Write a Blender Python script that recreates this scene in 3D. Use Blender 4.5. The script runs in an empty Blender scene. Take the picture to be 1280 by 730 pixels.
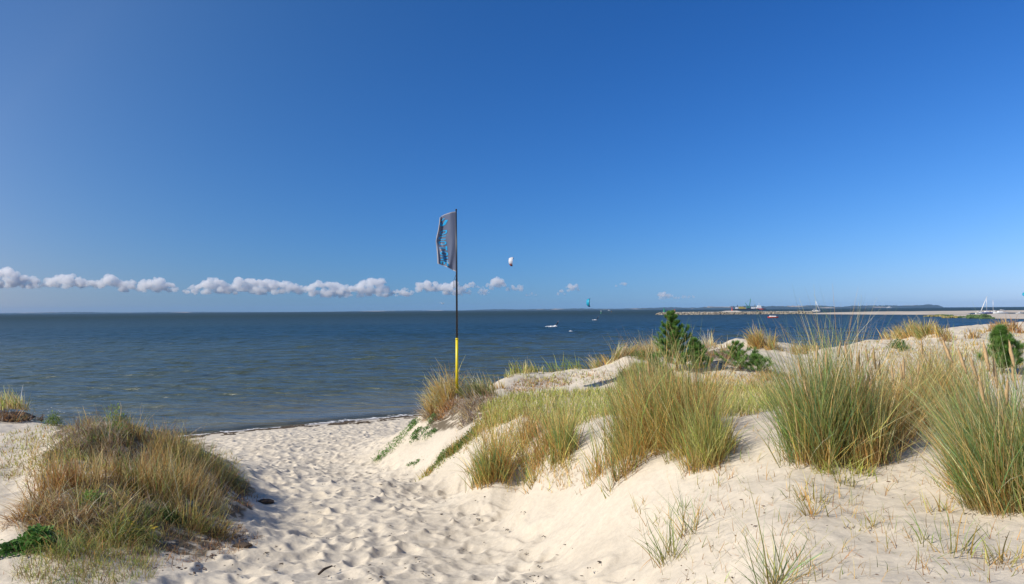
import bpy, bmesh, math, random
import numpy as np
from mathutils import Vector, Matrix
random.seed(5)
rng = np.random.default_rng(11)
scene = bpy.context.scene
COL = scene.collection
R = math.radians

# ------------------------------------------------------------------ camera
FPX, EYE = 996.0, 4.5
pitch = math.atan(22.5 / FPX); roll = math.atan(4.5 / 640)
Fv = np.array([0, math.cos(pitch), math.sin(pitch)])
R0 = np.array([1.0, 0, 0]); U0 = np.array([0, -math.sin(pitch), math.cos(pitch)])
Rv = R0 * math.cos(roll) - U0 * math.sin(roll)
Uv = U0 * math.cos(roll) + R0 * math.sin(roll)
CAMP = np.array([0, 0, EYE])
cd = bpy.data.cameras.new('camera'); cam = bpy.data.objects.new('camera', cd); COL.objects.link(cam)
cd.sensor_width = 36; cd.lens = 36 * FPX / 1280; cd.clip_start = 0.1; cd.clip_end = 60000
M = Matrix(((Rv[0], Uv[0], -Fv[0], 0), (Rv[1], Uv[1], -Fv[1], 0), (Rv[2], Uv[2], -Fv[2], EYE), (0, 0, 0, 1)))
cam.matrix_world = M
scene.camera = cam

def ray(px, py):
    return Fv * FPX + Rv * (px - 640) - Uv * (py - 365)
def P(px, py, Y):
    d = ray(px, py); return CAMP + d * (Y / d[1])
def PZ(px, py, z):
    d = ray(px, py); return CAMP + d * ((z - EYE) / d[2])
def proj(X, Y, Z):
    v = np.stack([X, Y, Z - EYE], -1)
    w = v @ Fv
    return 640 + FPX * (v @ Rv) / w, 365 - FPX * (v @ Uv) / w

# ------------------------------------------------------------------ noise
_tab = rng.random((256, 256))
def vnoise(x, y):
    xi = np.floor(x).astype(int); yi = np.floor(y).astype(int)
    fx = x - xi; fy = y - yi
    fx = fx * fx * (3 - 2 * fx); fy = fy * fy * (3 - 2 * fy)
    a = _tab[xi & 255, yi & 255]; b = _tab[(xi + 1) & 255, yi & 255]
    c = _tab[xi & 255, (yi + 1) & 255]; d = _tab[(xi + 1) & 255, (yi + 1) & 255]
    return (a * (1 - fx) + b * fx) * (1 - fy) + (c * (1 - fx) + d * fx) * fy - 0.5
def fbm(x, y, o=4, g=0.5):
    s = 0; a = 1
    for i in range(o):
        s = s + a * vnoise(x * 2 ** i + 17.3 * i, y * 2 ** i + 5.1 * i); a *= g
    return s
def sstep(a, b, x):
    t = np.clip((x - a) / (b - a), 0, 1); return t * t * (3 - 2 * t)
def inpoly(x, y, poly):
    x = np.asarray(x, float); y = np.asarray(y, float)
    r = np.zeros(x.shape, bool); n = len(poly)
    for i in range(n):
        x0, y0 = poly[i]; x1, y1 = poly[(i + 1) % n]
        if y0 == y1: continue
        r ^= ((y0 > y) != (y1 > y)) & (x < (x1 - x0) * (y - y0) / (y1 - y0) + x0)
    return r

# ------------------------------------------------------------------ object helpers
def tag(o, label=None, cat=None, group=None, kind=None):
    if label: o['label'] = label
    if cat: o['category'] = cat
    if group: o['group'] = group
    if kind: o['kind'] = kind
    return o
def empty(name, loc, label=None, cat=None, group=None):
    o = bpy.data.objects.new(name, None); COL.objects.link(o); o.location = [float(c) for c in loc]
    o.empty_display_size = 0.2
    return tag(o, label, cat, group)
def link(name, me, mats, parent=None, loc=None, smooth=False):
    for m in (mats if isinstance(mats, (list, tuple)) else [mats]): me.materials.append(m)
    o = bpy.data.objects.new(name, me); COL.objects.link(o)
    if parent is not None: o.parent = parent
    if loc is not None: o.location = [float(c) for c in loc]
    if smooth: me.polygons.foreach_set('use_smooth', np.ones(len(me.polygons), bool))
    return o
def np_mesh(name, V, Q, C=None, mi=None, smooth=False, attrs=None):
    me = bpy.data.meshes.new(name); V = np.asarray(V, np.float32); Q = np.asarray(Q, np.int32)
    k = Q.shape[1]
    me.vertices.add(len(V)); me.vertices.foreach_set('co', V.ravel())
    me.loops.add(Q.size); me.loops.foreach_set('vertex_index', Q.ravel())
    me.polygons.add(len(Q)); me.polygons.foreach_set('loop_start', np.arange(0, Q.size, k, dtype=np.int32))
    if mi is not None: me.polygons.foreach_set('material_index', np.asarray(mi, np.int32))
    if smooth: me.polygons.foreach_set('use_smooth', np.ones(len(Q), bool))
    me.update(calc_edges=True)
    if C is not None:
        a = me.color_attributes.new('tint', 'FLOAT_COLOR', 'POINT')
        a.data.foreach_set('color', np.concatenate([C, np.ones((len(C), 1))], 1).astype(np.float32).ravel())
    for nme, arr in (attrs or {}).items():
        a = me.attributes.new(nme, 'FLOAT', 'POINT'); a.data.foreach_set('value', np.asarray(arr, np.float32))
    return me
def bm_mesh(bm, name):
    me = bpy.data.meshes.new(name); bm.to_mesh(me); bm.free(); return me
def tube(bm, pts, rad, n=8, caps=True, mi=0):
    pts = [Vector(p) for p in pts]
    rad = rad if isinstance(rad, (list, tuple)) else [rad] * len(pts)
    rings = []
    for i, p in enumerate(pts):
        t = (pts[min(i + 1, len(pts) - 1)] - pts[max(i - 1, 0)]).normalized()
        a = t.cross(Vector((0, 0, 1)) if abs(t.z) < 0.9 else Vector((1, 0, 0))).normalized(); b = t.cross(a)
        rings.append([bm.verts.new(p + (a * math.cos(2 * math.pi * k / n) + b * math.sin(2 * math.pi * k / n)) * rad[i]) for k in range(n)])
    for i in range(len(rings) - 1):
        for k in range(n):
            fc = bm.faces.new((rings[i][k], rings[i][(k + 1) % n], rings[i + 1][(k + 1) % n], rings[i + 1][k])); fc.material_index = mi; fc.smooth = True
    if caps:
        for r_ in (rings[0][::-1], rings[-1]):
            fc = bm.faces.new(r_); fc.material_index = mi
def box(bm, c, s, mi=0, bev=0.0):
    g = bmesh.ops.create_cube(bm, size=1)
    for v in g['verts']: v.co = Vector((v.co.x * s[0] + c[0], v.co.y * s[1] + c[1], v.co.z * s[2] + c[2]))
    fs = {f_ for v in g['verts'] for f_ in v.link_faces}
    for f_ in fs: f_.material_index = mi
    if bev:
        es = list({e for v in g['verts'] for e in v.link_edges})
        r_ = bmesh.ops.bevel(bm, geom=es, offset=bev, segments=2, affect='EDGES')
        for f_ in r_['faces']: f_.material_index = mi
def prism(bm, poly, z0, z1, mi=0, top=1.0):
    # outline extruded upwards, the top scaled about its centre
    cx = sum(p[0] for p in poly) / len(poly); cy = sum(p[1] for p in poly) / len(poly)
    a = [bm.verts.new((p[0], p[1], z0)) for p in poly]
    b = [bm.verts.new((cx + (p[0] - cx) * top, cy + (p[1] - cy) * top, z1)) for p in poly]
    n = len(poly)
    for i in range(n): bm.faces.new((a[i], a[(i + 1) % n], b[(i + 1) % n], b[i])).material_index = mi
    bm.faces.new(a[::-1]).material_index = mi; bm.faces.new(b).material_index = mi

# ------------------------------------------------------------------ materials
def newmat(name):
    m = bpy.data.materials.new(name); m.use_nodes = True
    nt = m.node_tree; b = nt.nodes.get('Principled BSDF'); return m, nt, b
def N(nt, t, **kw):
    n = nt.nodes.new(t)
    for k, v in kw.items():
        if hasattr(n, k): setattr(n, k, v)
        else: n.inputs[k].default_value = v
    return n
def ramp(nt, fac, stops):
    r = nt.nodes.new('ShaderNodeValToRGB'); e = r.color_ramp.elements
    while len(e) < len(stops): e.new(0.5)
    for el, (p_, c) in zip(e, stops):
        el.position = p_; el.color = (*c, 1) if len(c) == 3 else c
    nt.links.new(fac, r.inputs[0]); return r
def simple(name, col, rough=0.6, metal=0.0, var=0.12, scale=8.0):
    m, nt, b = newmat(name)
    tc = N(nt, 'ShaderNodeTexCoord'); n = N(nt, 'ShaderNodeTexNoise'); n.inputs['Scale'].default_value = scale
    nt.links.new(tc.outputs['Object'], n.inputs['Vector'])
    r = ramp(nt, n.outputs['Fac'], [(0.3, tuple(c * (1 - var) for c in col)), (0.7, tuple(min(1, c * (1 + var)) for c in col))])
    nt.links.new(r.outputs[0], b.inputs['Base Color'])
    b.inputs['Roughness'].default_value = rough; b.inputs['Metallic'].default_value = metal
    return m
def leafmat(name, trans=0.3, rough=0.5):
    m, nt, b = newmat(name)
    a = N(nt, 'ShaderNodeAttribute', attribute_name='tint')
    nt.links.new(a.outputs['Color'], b.inputs['Base Color'])
    b.inputs['Roughness'].default_value = rough; b.inputs['Specular IOR Level'].default_value = 0.35
    t = N(nt, 'ShaderNodeBsdfTranslucent'); nt.links.new(a.outputs['Color'], t.inputs['Color'])
    mx = N(nt, 'ShaderNodeMixShader'); mx.inputs[0].default_value = trans
    nt.links.new(b.outputs[0], mx.inputs[1]); nt.links.new(t.outputs[0], mx.inputs[2])
    nt.links.new(mx.outputs[0], nt.nodes['Material Output'].inputs['Surface'])
    return m
MGRASS = leafmat('grass_blade', 0.42, 0.5); MLEAF = leafmat('leaf', 0.4, 0.5); MDEAD = leafmat('dead_stalk', 0.08, 0.8)
MBARK = simple('bark', (0.22, 0.12, 0.06), 0.9, scale=30)

# ------------------------------------------------------------------ light and sky
SUN_EL, SUN_AZ = 38.0, 245.0            # azimuth clockwise from +Y
sd = np.array([math.sin(R(SUN_AZ)) * math.cos(R(SUN_EL)), math.cos(R(SUN_AZ)) * math.cos(R(SUN_EL)), math.sin(R(SUN_EL))])
sl = bpy.data.lights.new('sun', 'SUN'); sl.energy = 5.0; sl.angle = R(0.53); sl.color = (1.0, 0.93, 0.82)
so = bpy.data.objects.new('sun', sl); COL.objects.link(so); so.location = (-20, -15, 40)
so.rotation_euler = Vector(-sd).to_track_quat('-Z', 'Y').to_euler()
w = bpy.data.worlds.new('World'); scene.world = w; w.use_nodes = True
nt = w.node_tree; bg = nt.nodes['Background']
sky = nt.nodes.new('ShaderNodeTexSky'); sky.sky_type = 'NISHITA'; sky.sun_disc = False
sky.sun_elevation = R(SUN_EL); sky.sun_rotation = R(SUN_AZ); sky.altitude = 0
sky.air_density = 0.9; sky.dust_density = 0.25; sky.ozone_density = 3.0
tcw = N(nt, 'ShaderNodeTexCoord'); dt = N(nt, 'ShaderNodeVectorMath', operation='DOT_PRODUCT')
nt.links.new(tcw.outputs['Generated'], dt.inputs[0]); dt.inputs[1].default_value = tuple(sd)
def mth(op, a, b_, cl=False):
    q = N(nt, 'ShaderNodeMath', operation=op, use_clamp=cl)
    for i_, v_ in enumerate((a, b_)):
        if isinstance(v_, (int, float)): q.inputs[i_].default_value = v_
        elif v_ is not None: nt.links.new(v_, q.inputs[i_])
    return q.outputs[0]
# the lens carried a polarising filter: the sky is darkest across the sun's direction
sc_ = mth('MINIMUM', mth('MAXIMUM', dt.outputs['Value'], -0.66), 0.23)
sp_ = N(nt, 'ShaderNodeSeparateColor'); cb = N(nt, 'ShaderNodeCombineColor'); nt.links.new(sky.outputs[0], sp_.inputs[0])
for i_, (c0, pw, c1, c2) in enumerate(((-0.905, 1.315, 2.524, 4.628), (-0.674, 0.964, 0.862, 2.153), (-0.203, 0.847, 0.088, 1.028))):
    poly = mth('ADD', mth('MULTIPLY', sc_, mth('ADD', mth('MULTIPLY', sc_, c2), c1)), c0 + math.log(10.0))
    nt.links.new(mth('MULTIPLY', mth('POWER', mth('MULTIPLY', sp_.outputs[i_], 0.115), pw), mth('EXPONENT', poly, 0.0)), cb.inputs[i_])
nt.links.new(cb.outputs[0], bg.inputs['Color']); bg.inputs['Strength'].default_value = 0.1
scene.view_settings.view_transform = 'Standard'; scene.view_settings.look = 'None'
scene.view_settings.exposure = 0.0; scene.view_settings.gamma = 1.0
scene.cycles.use_denoising = True
scene.cycles.max_bounces = 10; scene.cycles.transparent_max_bounces = 16
scene.cycles.diffuse_bounces = 3; scene.cycles.volume_bounces = 10

# ------------------------------------------------------------------ terrain height
CP = [  # pixel x, pixel y, distance: surveyed points of the beach and the dunes
 (350,730,6.4),(500,730,6.3),(650,730,6.0),(230,730,6.3),(350,650,9.3),(500,650,9.3),(620,645,9.4),(380,600,13),(480,600,13),(560,605,12.6),
 (350,562,19.5),(450,560,19.3),(330,543,25),(450,540,25),(500,545,22),
 # left mound
 (130,725,6.1),(40,700,6.4),(-100,720,6.2),(-100,620,8),(0,600,8.4),(0,655,7.1),(0,545,11.5),(60,560,10.6),(130,640,7.6),(130,580,8.6),(110,535,10.2),(180,535,10.6),
 (220,600,9.2),(220,660,7.8),(285,640,9.0),(300,690,7.5),(300,615,10.8),(250,560,11.6),(15,523,15),(-60,521,15),(40,526,14.2),(-200,545,13),
 # right dune, foot to top
 (600,612,12),(640,640,9.5),(700,652,7.6),(720,690,6.6),(770,729,5.6),(800,700,5.8),(850,690,5.3),(900,728,4.6),(1000,728,3.9),(1150,728,3.6),(1280,728,3.5),
 (1280,650,4.4),(1240,640,4.6),(1100,640,4.9),(950,640,5.2),(860,640,5.9),(760,640,6.75),(700,615,8.3),(650,600,10.5),(850,590,6.6),(770,590,7.2),
 (680,570,9.2),(620,575,10.8),(1000,580,5.9),(920,580,6.4),(950,520,8),(1150,540,6.6),(1250,560,6.0),(1100,580,5.9),(1150,480,9),(1050,500,9.5),
 (870,520,9),(740,525,11),(680,535,12),(620,550,12.6),(560,562,14),(530,590,14.2),(485,578,16),(520,548,16),(548,520,16.8),(570,498,17),(553,503,17.3),(540,516,16.8),(530,538,16.2),(560,499,17.6),(585,498,17.2),(700,463,22),(722,470,20.8),(660,480,19.6),(740,479,19.2),(625,476,20),
 (620,500,16.5),(680,500,16),(760,505,14.5),(850,500,13.5),(960,505,11.5),(700,488,18),(800,490,17),(900,488,16),(980,490,14),
 (640,490,18.5),(690,474,20.5),(650,465,21),(740,462,21.5),(800,446,23),(770,452,22),(850,455,21),(900,432,26),(955,433,28),(1010,437,27),(1000,465,20),(930,465,18.5),
 (1060,455,19),(1100,425,28),(1140,419,30),(1190,414,31),(1250,410,31),(1290,412,31),(1250,452,14),(1190,450,14),(1120,445,17),(1250,434,22),(1180,436,22),(1100,441,22),(1400,434,22),
 (1400,560,5.5),(1400,480,9),(1400,416,31),(1400,728,3.4),(1600,560,5.5),(1600,728,3.4),(1500,420,28),
]
pts = [P(*c) for c in CP]
# shoreline at water level and points hidden behind the crests
for px, py in ((-250,560),(-100,553),(100,549),(240,544),(330,535.5),(420,527.5),(520,518.5),(600,512)):
    pts.append(PZ(px, py, 0.0))
for px, Y, z in ((-250,20,1.0),(0,19,1.1),(150,17,1.25),(240,20,0.95),(0,24,.5),(545,22,1.0),(600,24,.95),(545,28,.55),(700,28,.8),(850,31,.8),(1000,36,.8),(1200,41,.7),(1400,41,.7),
                 (700,40,0),(850,44,0),(1000,49,0),(1200,54,0),(1400,54,0),(1100,34,2.7),(1200,34.5,2.8),(1300,34.5,2.8),(1150,37,1.8),(1280,37,1.8),(950,31,2.1),(850,26,2.4),(760,25,2.0),(-250,36,-.8),(0,37,-.8),(250,38,-.8),(450,43,-.8),(600,46,-.8),(850,56,-1),(1200,66,-1),(1400,66,-1),
                 (-250,60,-2),(100,60,-2),(400,64,-2),(700,70,-2),(1000,76,-2),(1400,85,-2)):
    p = P(px, 387, Y); pts.append(np.array([p[0], Y, z]))
for px, z in ((-300,2.7),(200,2.75),(640,2.9),(900,3.1),(1200,3.25),(1600,3.25)):
    p = P(px, 387, 2.0); pts.append(np.array([p[0], 2.0, z]))
pts = np.array(pts)
def warp(X, Y):
    Yc = np.maximum(Y, 0.5)
    return np.stack([np.arctan2(X, Yc) * 2.2, np.log(Yc)], -1)
_q = warp(pts[:, 0], pts[:, 1])
def _K(a, b):
    d2 = ((a[:, None] - b[None]) ** 2).sum(-1) + 1e-12
    return 0.5 * d2 * np.log(d2)
n_ = len(pts); A = np.zeros((n_ + 3, n_ + 3))
A[:n_, :n_] = _K(_q, _q) + np.eye(n_) * 5e-4
A[:n_, n_:] = np.c_[np.ones(n_), _q]; A[n_:, :n_] = A[:n_, n_:].T
_w = np.linalg.solve(A, np.r_[pts[:, 2], 0, 0, 0])
def tps_exact(q):
    out = np.empty(len(q))
    for i in range(0, len(q), 20000):
        out[i:i + 20000] = _K(q[i:i + 20000], _q) @ _w[:n_] + np.c_[np.ones(len(q[i:i + 20000])), q[i:i + 20000]] @ _w[n_:]
    return out
_u0, _u1, _v0, _v1, _NU, _NV = -3.5, 3.5, 0.0, 5.0, 480, 400
_uu, _vv = np.meshgrid(np.linspace(_u0, _u1, _NU), np.linspace(_v0, _v1, _NV), indexing='ij')
_TB = tps_exact(np.stack([_uu.ravel(), _vv.ravel()], -1)).reshape(_NU, _NV)
def _cw(f):
    return ((-.5 * f ** 3 + f ** 2 - .5 * f), (1.5 * f ** 3 - 2.5 * f ** 2 + 1), (-1.5 * f ** 3 + 2 * f ** 2 + .5 * f), (.5 * f ** 3 - .5 * f ** 2))
def tps(X, Y):
    q = warp(X, Y); a = (q[..., 0] - _u0) / (_u1 - _u0) * (_NU - 1); b_ = (q[..., 1] - _v0) / (_v1 - _v0) * (_NV - 1)
    a = np.clip(a, 1, _NU - 3.001); b_ = np.clip(b_, 1, _NV - 3.001); i = a.astype(int); j = b_.astype(int); wa, wb = _cw(a - i), _cw(b_ - j)
    out = 0
    for m_ in range(4):
        for k_ in range(4): out = out + wa[m_] * wb[k_] * _TB[i - 1 + m_, j - 1 + k_]
    return out
PATH = [(150,1100),(215,740),(270,690),(305,650),(335,612),(320,575),(262,552),(400,530),(530,518),(530,540),(490,565),(500,588),(560,600),(620,628),(690,668),(770,712),(860,800),(1000,1100)]
_sh = [PZ(px, py, 0.0)[:2] for px, py in ((-250,560),(-100,553),(100,549),(240,544),(330,535.5),(420,527.5),(520,518.5),(600,512))] + [P(px, 387, y_)[:2] for px, y_ in ((700,40),(850,44),(1000,49),(1200,54),(1400,54))]
_sh = np.array(sorted([tuple(p_) for p_ in _sh]))
def height(X, Y):
    X = np.asarray(X, float); Y = np.asarray(Y, float)
    r = np.hypot(X, Y); off = Y - np.interp(X, _sh[:, 0], _sh[:, 1]); ang = np.degrees(np.abs(np.arctan2(X, Y)))
    z = tps(X, np.maximum(Y, 1.2))
    gen = np.where(Y < 3, 3.0, np.interp(Y, [3, 30, 60, 200], [3.0, 0.2, -2, -4.0]))
    k = np.maximum(sstep(48, 75, ang), sstep(75, 110, r)); k = np.maximum(k, 1 - sstep(1.2, 2.6, Y))
    z = z * (1 - k) + gen * k
    z = np.where(off > 0, np.minimum(z, -0.045 * off), z)
    dune = sstep(0.5, 1.2, z)
    z = z + 0.24 * np.exp(-(((X + 4.4) / 1.7) ** 2 + ((Y - 8.8) / 2.0) ** 2) ** 2) * fbm(X * 1.5 + 3, Y * 1.2, 3)
    z = z + dune * sstep(17.5, 20, Y) * (1 - sstep(30, 34, Y)) * sstep(0.2, 1.2, X) * (0.11 * fbm(X * 0.75 + 9, Y * 0.9, 3) + 0.07 * fbm(X * 2.3, Y * 2.0, 3))
    z = z + dune * (0.07 * fbm(X * 0.9, Y * 0.9, 3) + 0.03 * fbm(X * 3.1, Y * 3.1, 3)) + 0.02 * fbm(X * 0.4, Y * 0.4, 2)
    return z
def G(px, py):
    """where the line of sight meets the ground"""
    Y = np.exp(np.linspace(math.log(2.6), math.log(70), 1400))
    d = ray(px, py); X = Y * d[0] / d[1]; Z = EYE + Y * d[2] / d[1]
    h = height(X, Y); hit = np.nonzero(Z < h)[0]
    i = hit[0] if len(hit) else int(np.argmin(Z - h))
    return np.array([X[i], Y[i], h[i]])
def Gmany(pxs, pys):
    Y = np.exp(np.linspace(math.log(2.6), math.log(60), 420)); out = []
    hx = np.linspace(-0.75, 0.75, 500)          # cached fan of heights
    if not hasattr(Gmany, 'T'): Gmany.T = height(hx[:, None] * Y[None], np.broadcast_to(Y, (500, 420)))
    for px, py in zip(pxs, pys):
        d = ray(px, py); s = d[0] / d[1]; j = int(np.clip(round((s + 0.75) / 1.5 * 499), 0, 499))
        Z = EYE + Y * d[2] / d[1]; hit = np.nonzero(Z < Gmany.T[j])[0]
        if len(hit) == 0: out.append((np.nan, np.nan)); continue
        i = hit[0]; y = Y[max(i - 1, 0)] + (Y[i] - Y[max(i - 1, 0)]) * random.random(); out.append((y * s, y))
    o = np.array(out); return o[~np.isnan(o[:, 0])]
# ------------------------------------------------------------------ ground sheet
def logspan(a, b, n): return np.exp(np.linspace(math.log(a), math.log(b), n))
tf = np.linspace(-44, 44, 1500)
th = np.radians(np.concatenate([np.linspace(-180, -44.5, 50), tf, np.linspace(44.5, 180, 50)]))
rr = np.concatenate([logspan(0.25, 2.7, 14)[:-1], logspan(2.7, 40, 1150), logspan(40.3, 3000, 60)])
TH, RR = np.meshgrid(th, rr)
GX, GY = np.sin(TH) * RR, np.cos(TH) * RR
GZ = height(GX, GY)
# trampled sand: overlapping prints
dp = np.zeros_like(GZ)
cand = []
while len(cand) < 3400:
    Yc = rng.uniform(3.5, 31, 4000); Xc = rng.uniform(-14, 5, 4000)
    zc = height(Xc, Yc); px, py = proj(Xc, Yc, zc)
    m_ = inpoly(px + rng.normal(0, 10, 4000), py + rng.normal(0, 3, 4000), PATH) & (zc > 0.35)
    cand += list(zip(Xc[m_], Yc[m_]))
sx = rng.uniform(-1, 6, 500); sy = rng.uniform(3.0, 12, 500)     # a few old prints on the dune
ri0 = 13
def stamp(x, y, a, b, D, ori, rim):
    r = math.hypot(x, y); t = math.atan2(x, y)
    i0 = np.searchsorted(rr, r - 0.45); i1 = np.searchsorted(rr, r + 0.45)
    dt = 0.45 / r; j0 = np.searchsorted(th, t - dt); j1 = np.searchsorted(th, t + dt)
    if i1 - i0 < 3 or j1 - j0 < 3: return
    X = GX[i0:i1, j0:j1] - x; Yy = GY[i0:i1, j0:j1] - y
    c, s = math.cos(ori), math.sin(ori)
    u = X * c + Yy * s; v = -X * s + Yy * c
    n1 = 0.16 * fbm(GX[i0:i1, j0:j1] * 9, GY[i0:i1, j0:j1] * 9, 2)
    q = np.sqrt((u / a) ** 2 + (v / b) ** 2) + n1
    w_ = 1 - sstep(0.75, 1.35, q)
    sh = -D * (1 - sstep(0.15, 1.25, q)) * (1 + 0.5 * np.clip(u / a, -1, 1)) + rim * np.exp(-((q - 1.3) / 0.25) ** 2) * (0.6 + 0.6 * np.sin(3 * np.arctan2(v, u) + x * 9))
    dp[i0:i1, j0:j1] = dp[i0:i1, j0:j1] * (1 - 0.72 * w_) + sh
for x, y in cand:
    D = rng.uniform(0.02, 0.055)
    stamp(x, y, rng.uniform(0.15, 0.24), rng.uniform(0.09, 0.155), D, math.pi / 2 + rng.normal(0, 0.5) + (math.pi if rng.random() < .5 else 0), D * 0.22)
for x, y in zip(sx[:70], sy[:70]):
    stamp(x, y, rng.uniform(0.14, 0.25), rng.uniform(0.1, 0.2), rng.uniform(0.008, 0.022), rng.uniform(0, 6.28), 0.002)
ppx, ppy = proj(GX, np.maximum(GY, 0.5), GZ)
onpath = inpoly(ppx, ppy, PATH).astype(float)
GZ2 = GZ + dp + 0.012 * fbm(GX * 6, GY * 6, 3) * (GZ > 0.3)
nR, nT = GX.shape
idx = np.arange(nR * nT).reshape(nR, nT)
Q = np.stack([idx[:-1, :-1], idx[:-1, 1:], idx[1:, 1:], idx[1:, :-1]], -1).reshape(-1, 4)[:, ::-1]
V = np.stack([GX, GY, GZ2], -1).reshape(-1, 3)
cidx = len(V); V = np.vstack([V, [[0, 0, float(GZ2[0].mean())]]])
# the middle of the sheet, under the photographer, closed with thin quads
# dark humus and old litter under the thick growth, its shade painted in as well
soil_shade = np.zeros_like(GZ); front = (GY > 1) & (GY < 40)
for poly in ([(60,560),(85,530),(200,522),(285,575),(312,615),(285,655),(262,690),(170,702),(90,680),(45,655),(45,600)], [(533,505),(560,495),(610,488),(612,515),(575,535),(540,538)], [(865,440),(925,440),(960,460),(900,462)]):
    jx = ppx + 26 * fbm(GX * 2.2, GY * 2.2, 3); jy = ppy + 16 * fbm(GX * 2.2 + 50, GY * 2.2, 3); soil_shade = np.maximum(soil_shade, (inpoly(jx, jy, poly) & front).astype(float))
for _ in range(3): soil_shade[1:-1, 1:-1] = (soil_shade[1:-1, 1:-1] * 2 + soil_shade[2:, 1:-1] + soil_shade[:-2, 1:-1] + soil_shade[1:-1, 2:] + soil_shade[1:-1, :-2]) / 6
me = np_mesh('ground', V, Q, smooth=True, attrs={'soil_shade': np.append(soil_shade.ravel(), 0)})
bm = bmesh.new(); bm.from_mesh(me); bm.verts.ensure_lookup_table()
for j in range(nT - 1): bm.faces.new((bm.verts[cidx], bm.verts[int(idx[0, j + 1])], bm.verts[int(idx[0, j])]))
bm.to_mesh(me); bm.free()
m, nt, b = newmat('sand')
geo = N(nt, 'ShaderNodeNewGeometry'); tc = N(nt, 'ShaderNodeTexCoord')
n1 = N(nt, 'ShaderNodeTexNoise', Scale=1.1, Detail=5.0); n2 = N(nt, 'ShaderNodeTexNoise', Scale=22.0, Detail=4.0); n3 = N(nt, 'ShaderNodeTexNoise', Scale=260.0, Detail=2.0)
for n in (n1, n2, n3): nt.links.new(tc.outputs['Object'], n.inputs['Vector'])
c1 = ramp(nt, n1.outputs['Fac'], [(0.3, (0.61, 0.535, 0.415)), (0.7, (0.68, 0.605, 0.48))])
c2 = ramp(nt, n2.outputs['Fac'], [(0.35, (0.9, 0.9, 0.9)), (0.65, (1.0, 1.0, 1.0))])
c3 = ramp(nt, n3.outputs['Fac'], [(0.30, (0.72, 0.69, 0.64)), (0.44, (1, 1, 1))])
mA = N(nt, 'ShaderNodeMix', data_type='RGBA', blend_type='MULTIPLY'); mA.inputs[0].default_value = 1
nt.links.new(c1.outputs[0], mA.inputs[6]); nt.links.new(c2.outputs[0], mA.inputs[7])
mB = N(nt, 'ShaderNodeMix', data_type='RGBA', blend_type='MULTIPLY'); mB.inputs[0].default_value = 0.8
nt.links.new(mA.outputs[2], mB.inputs[6]); nt.links.new(c3.outputs[0], mB.inputs[7])
sep = N(nt, 'ShaderNodeSeparateXYZ'); nt.links.new(geo.outputs['Position'], sep.inputs[0])
wz = N(nt, 'ShaderNodeMath', operation='MULTIPLY_ADD'); nt.links.new(n1.outputs['Fac'], wz.inputs[0]); wz.inputs[1].default_value = -0.12; nt.links.new(sep.outputs['Z'], wz.inputs[2])
wet = N(nt, 'ShaderNodeMapRange', interpolation_type='SMOOTHSTEP'); nt.links.new(wz.outputs[0], wet.inputs[0])
wet.inputs[1].default_value = -0.02; wet.inputs[2].default_value = 0.10; wet.inputs[3].default_value = 1; wet.inputs[4].default_value = 0
mC = N(nt, 'ShaderNodeMix', data_type='RGBA'); nt.links.new(wet.outputs[0], mC.inputs[0]); nt.links.new(mB.outputs[2], mC.inputs[6]); mC.inputs[7].default_value = (0.30, 0.25, 0.19, 1)
sa = N(nt, 'ShaderNodeAttribute', attribute_name='soil_shade'); sn = N(nt, 'ShaderNodeTexNoise', Scale=7.0, Detail=6.0); nt.links.new(tc.outputs['Object'], sn.inputs['Vector'])
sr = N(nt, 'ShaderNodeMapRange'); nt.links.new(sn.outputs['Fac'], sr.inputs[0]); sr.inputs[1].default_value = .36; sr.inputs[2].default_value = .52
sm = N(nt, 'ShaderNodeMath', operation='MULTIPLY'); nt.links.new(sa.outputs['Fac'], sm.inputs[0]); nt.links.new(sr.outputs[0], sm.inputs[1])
mD = N(nt, 'ShaderNodeMix', data_type='RGBA'); nt.links.new(sm.outputs[0], mD.inputs[0]); nt.links.new(mC.outputs[2], mD.inputs[6]); mD.inputs[7].default_value = (0.15, 0.12, 0.08, 1)  # one dark brown for the soil and the plants' shade on it
nt.links.new(mD.outputs[2], b.inputs['Base Color'])
rw = N(nt, 'ShaderNodeMapRange'); nt.links.new(wet.outputs[0], rw.inputs[0]); rw.inputs[3].default_value = 0.95; rw.inputs[4].default_value = 0.35
nt.links.new(rw.outputs[0], b.inputs['Roughness']); b.inputs['Specular IOR Level'].default_value = 0.25
bp = N(nt, 'ShaderNodeBump', Strength=0.35, Distance=0.02); nt.links.new(n2.outputs['Fac'], bp.inputs['Height'])
bp2 = N(nt, 'ShaderNodeBump', Strength=0.35, Distance=0.004); nt.links.new(n3.outputs['Fac'], bp2.inputs['Height']); nt.links.new(bp.outputs[0], bp2.inputs['Normal'])
nt.links.new(bp2.outputs[0], b.inputs['Normal'])
MSAND = m
tag(link('ground', me, m), kind='structure')

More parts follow.
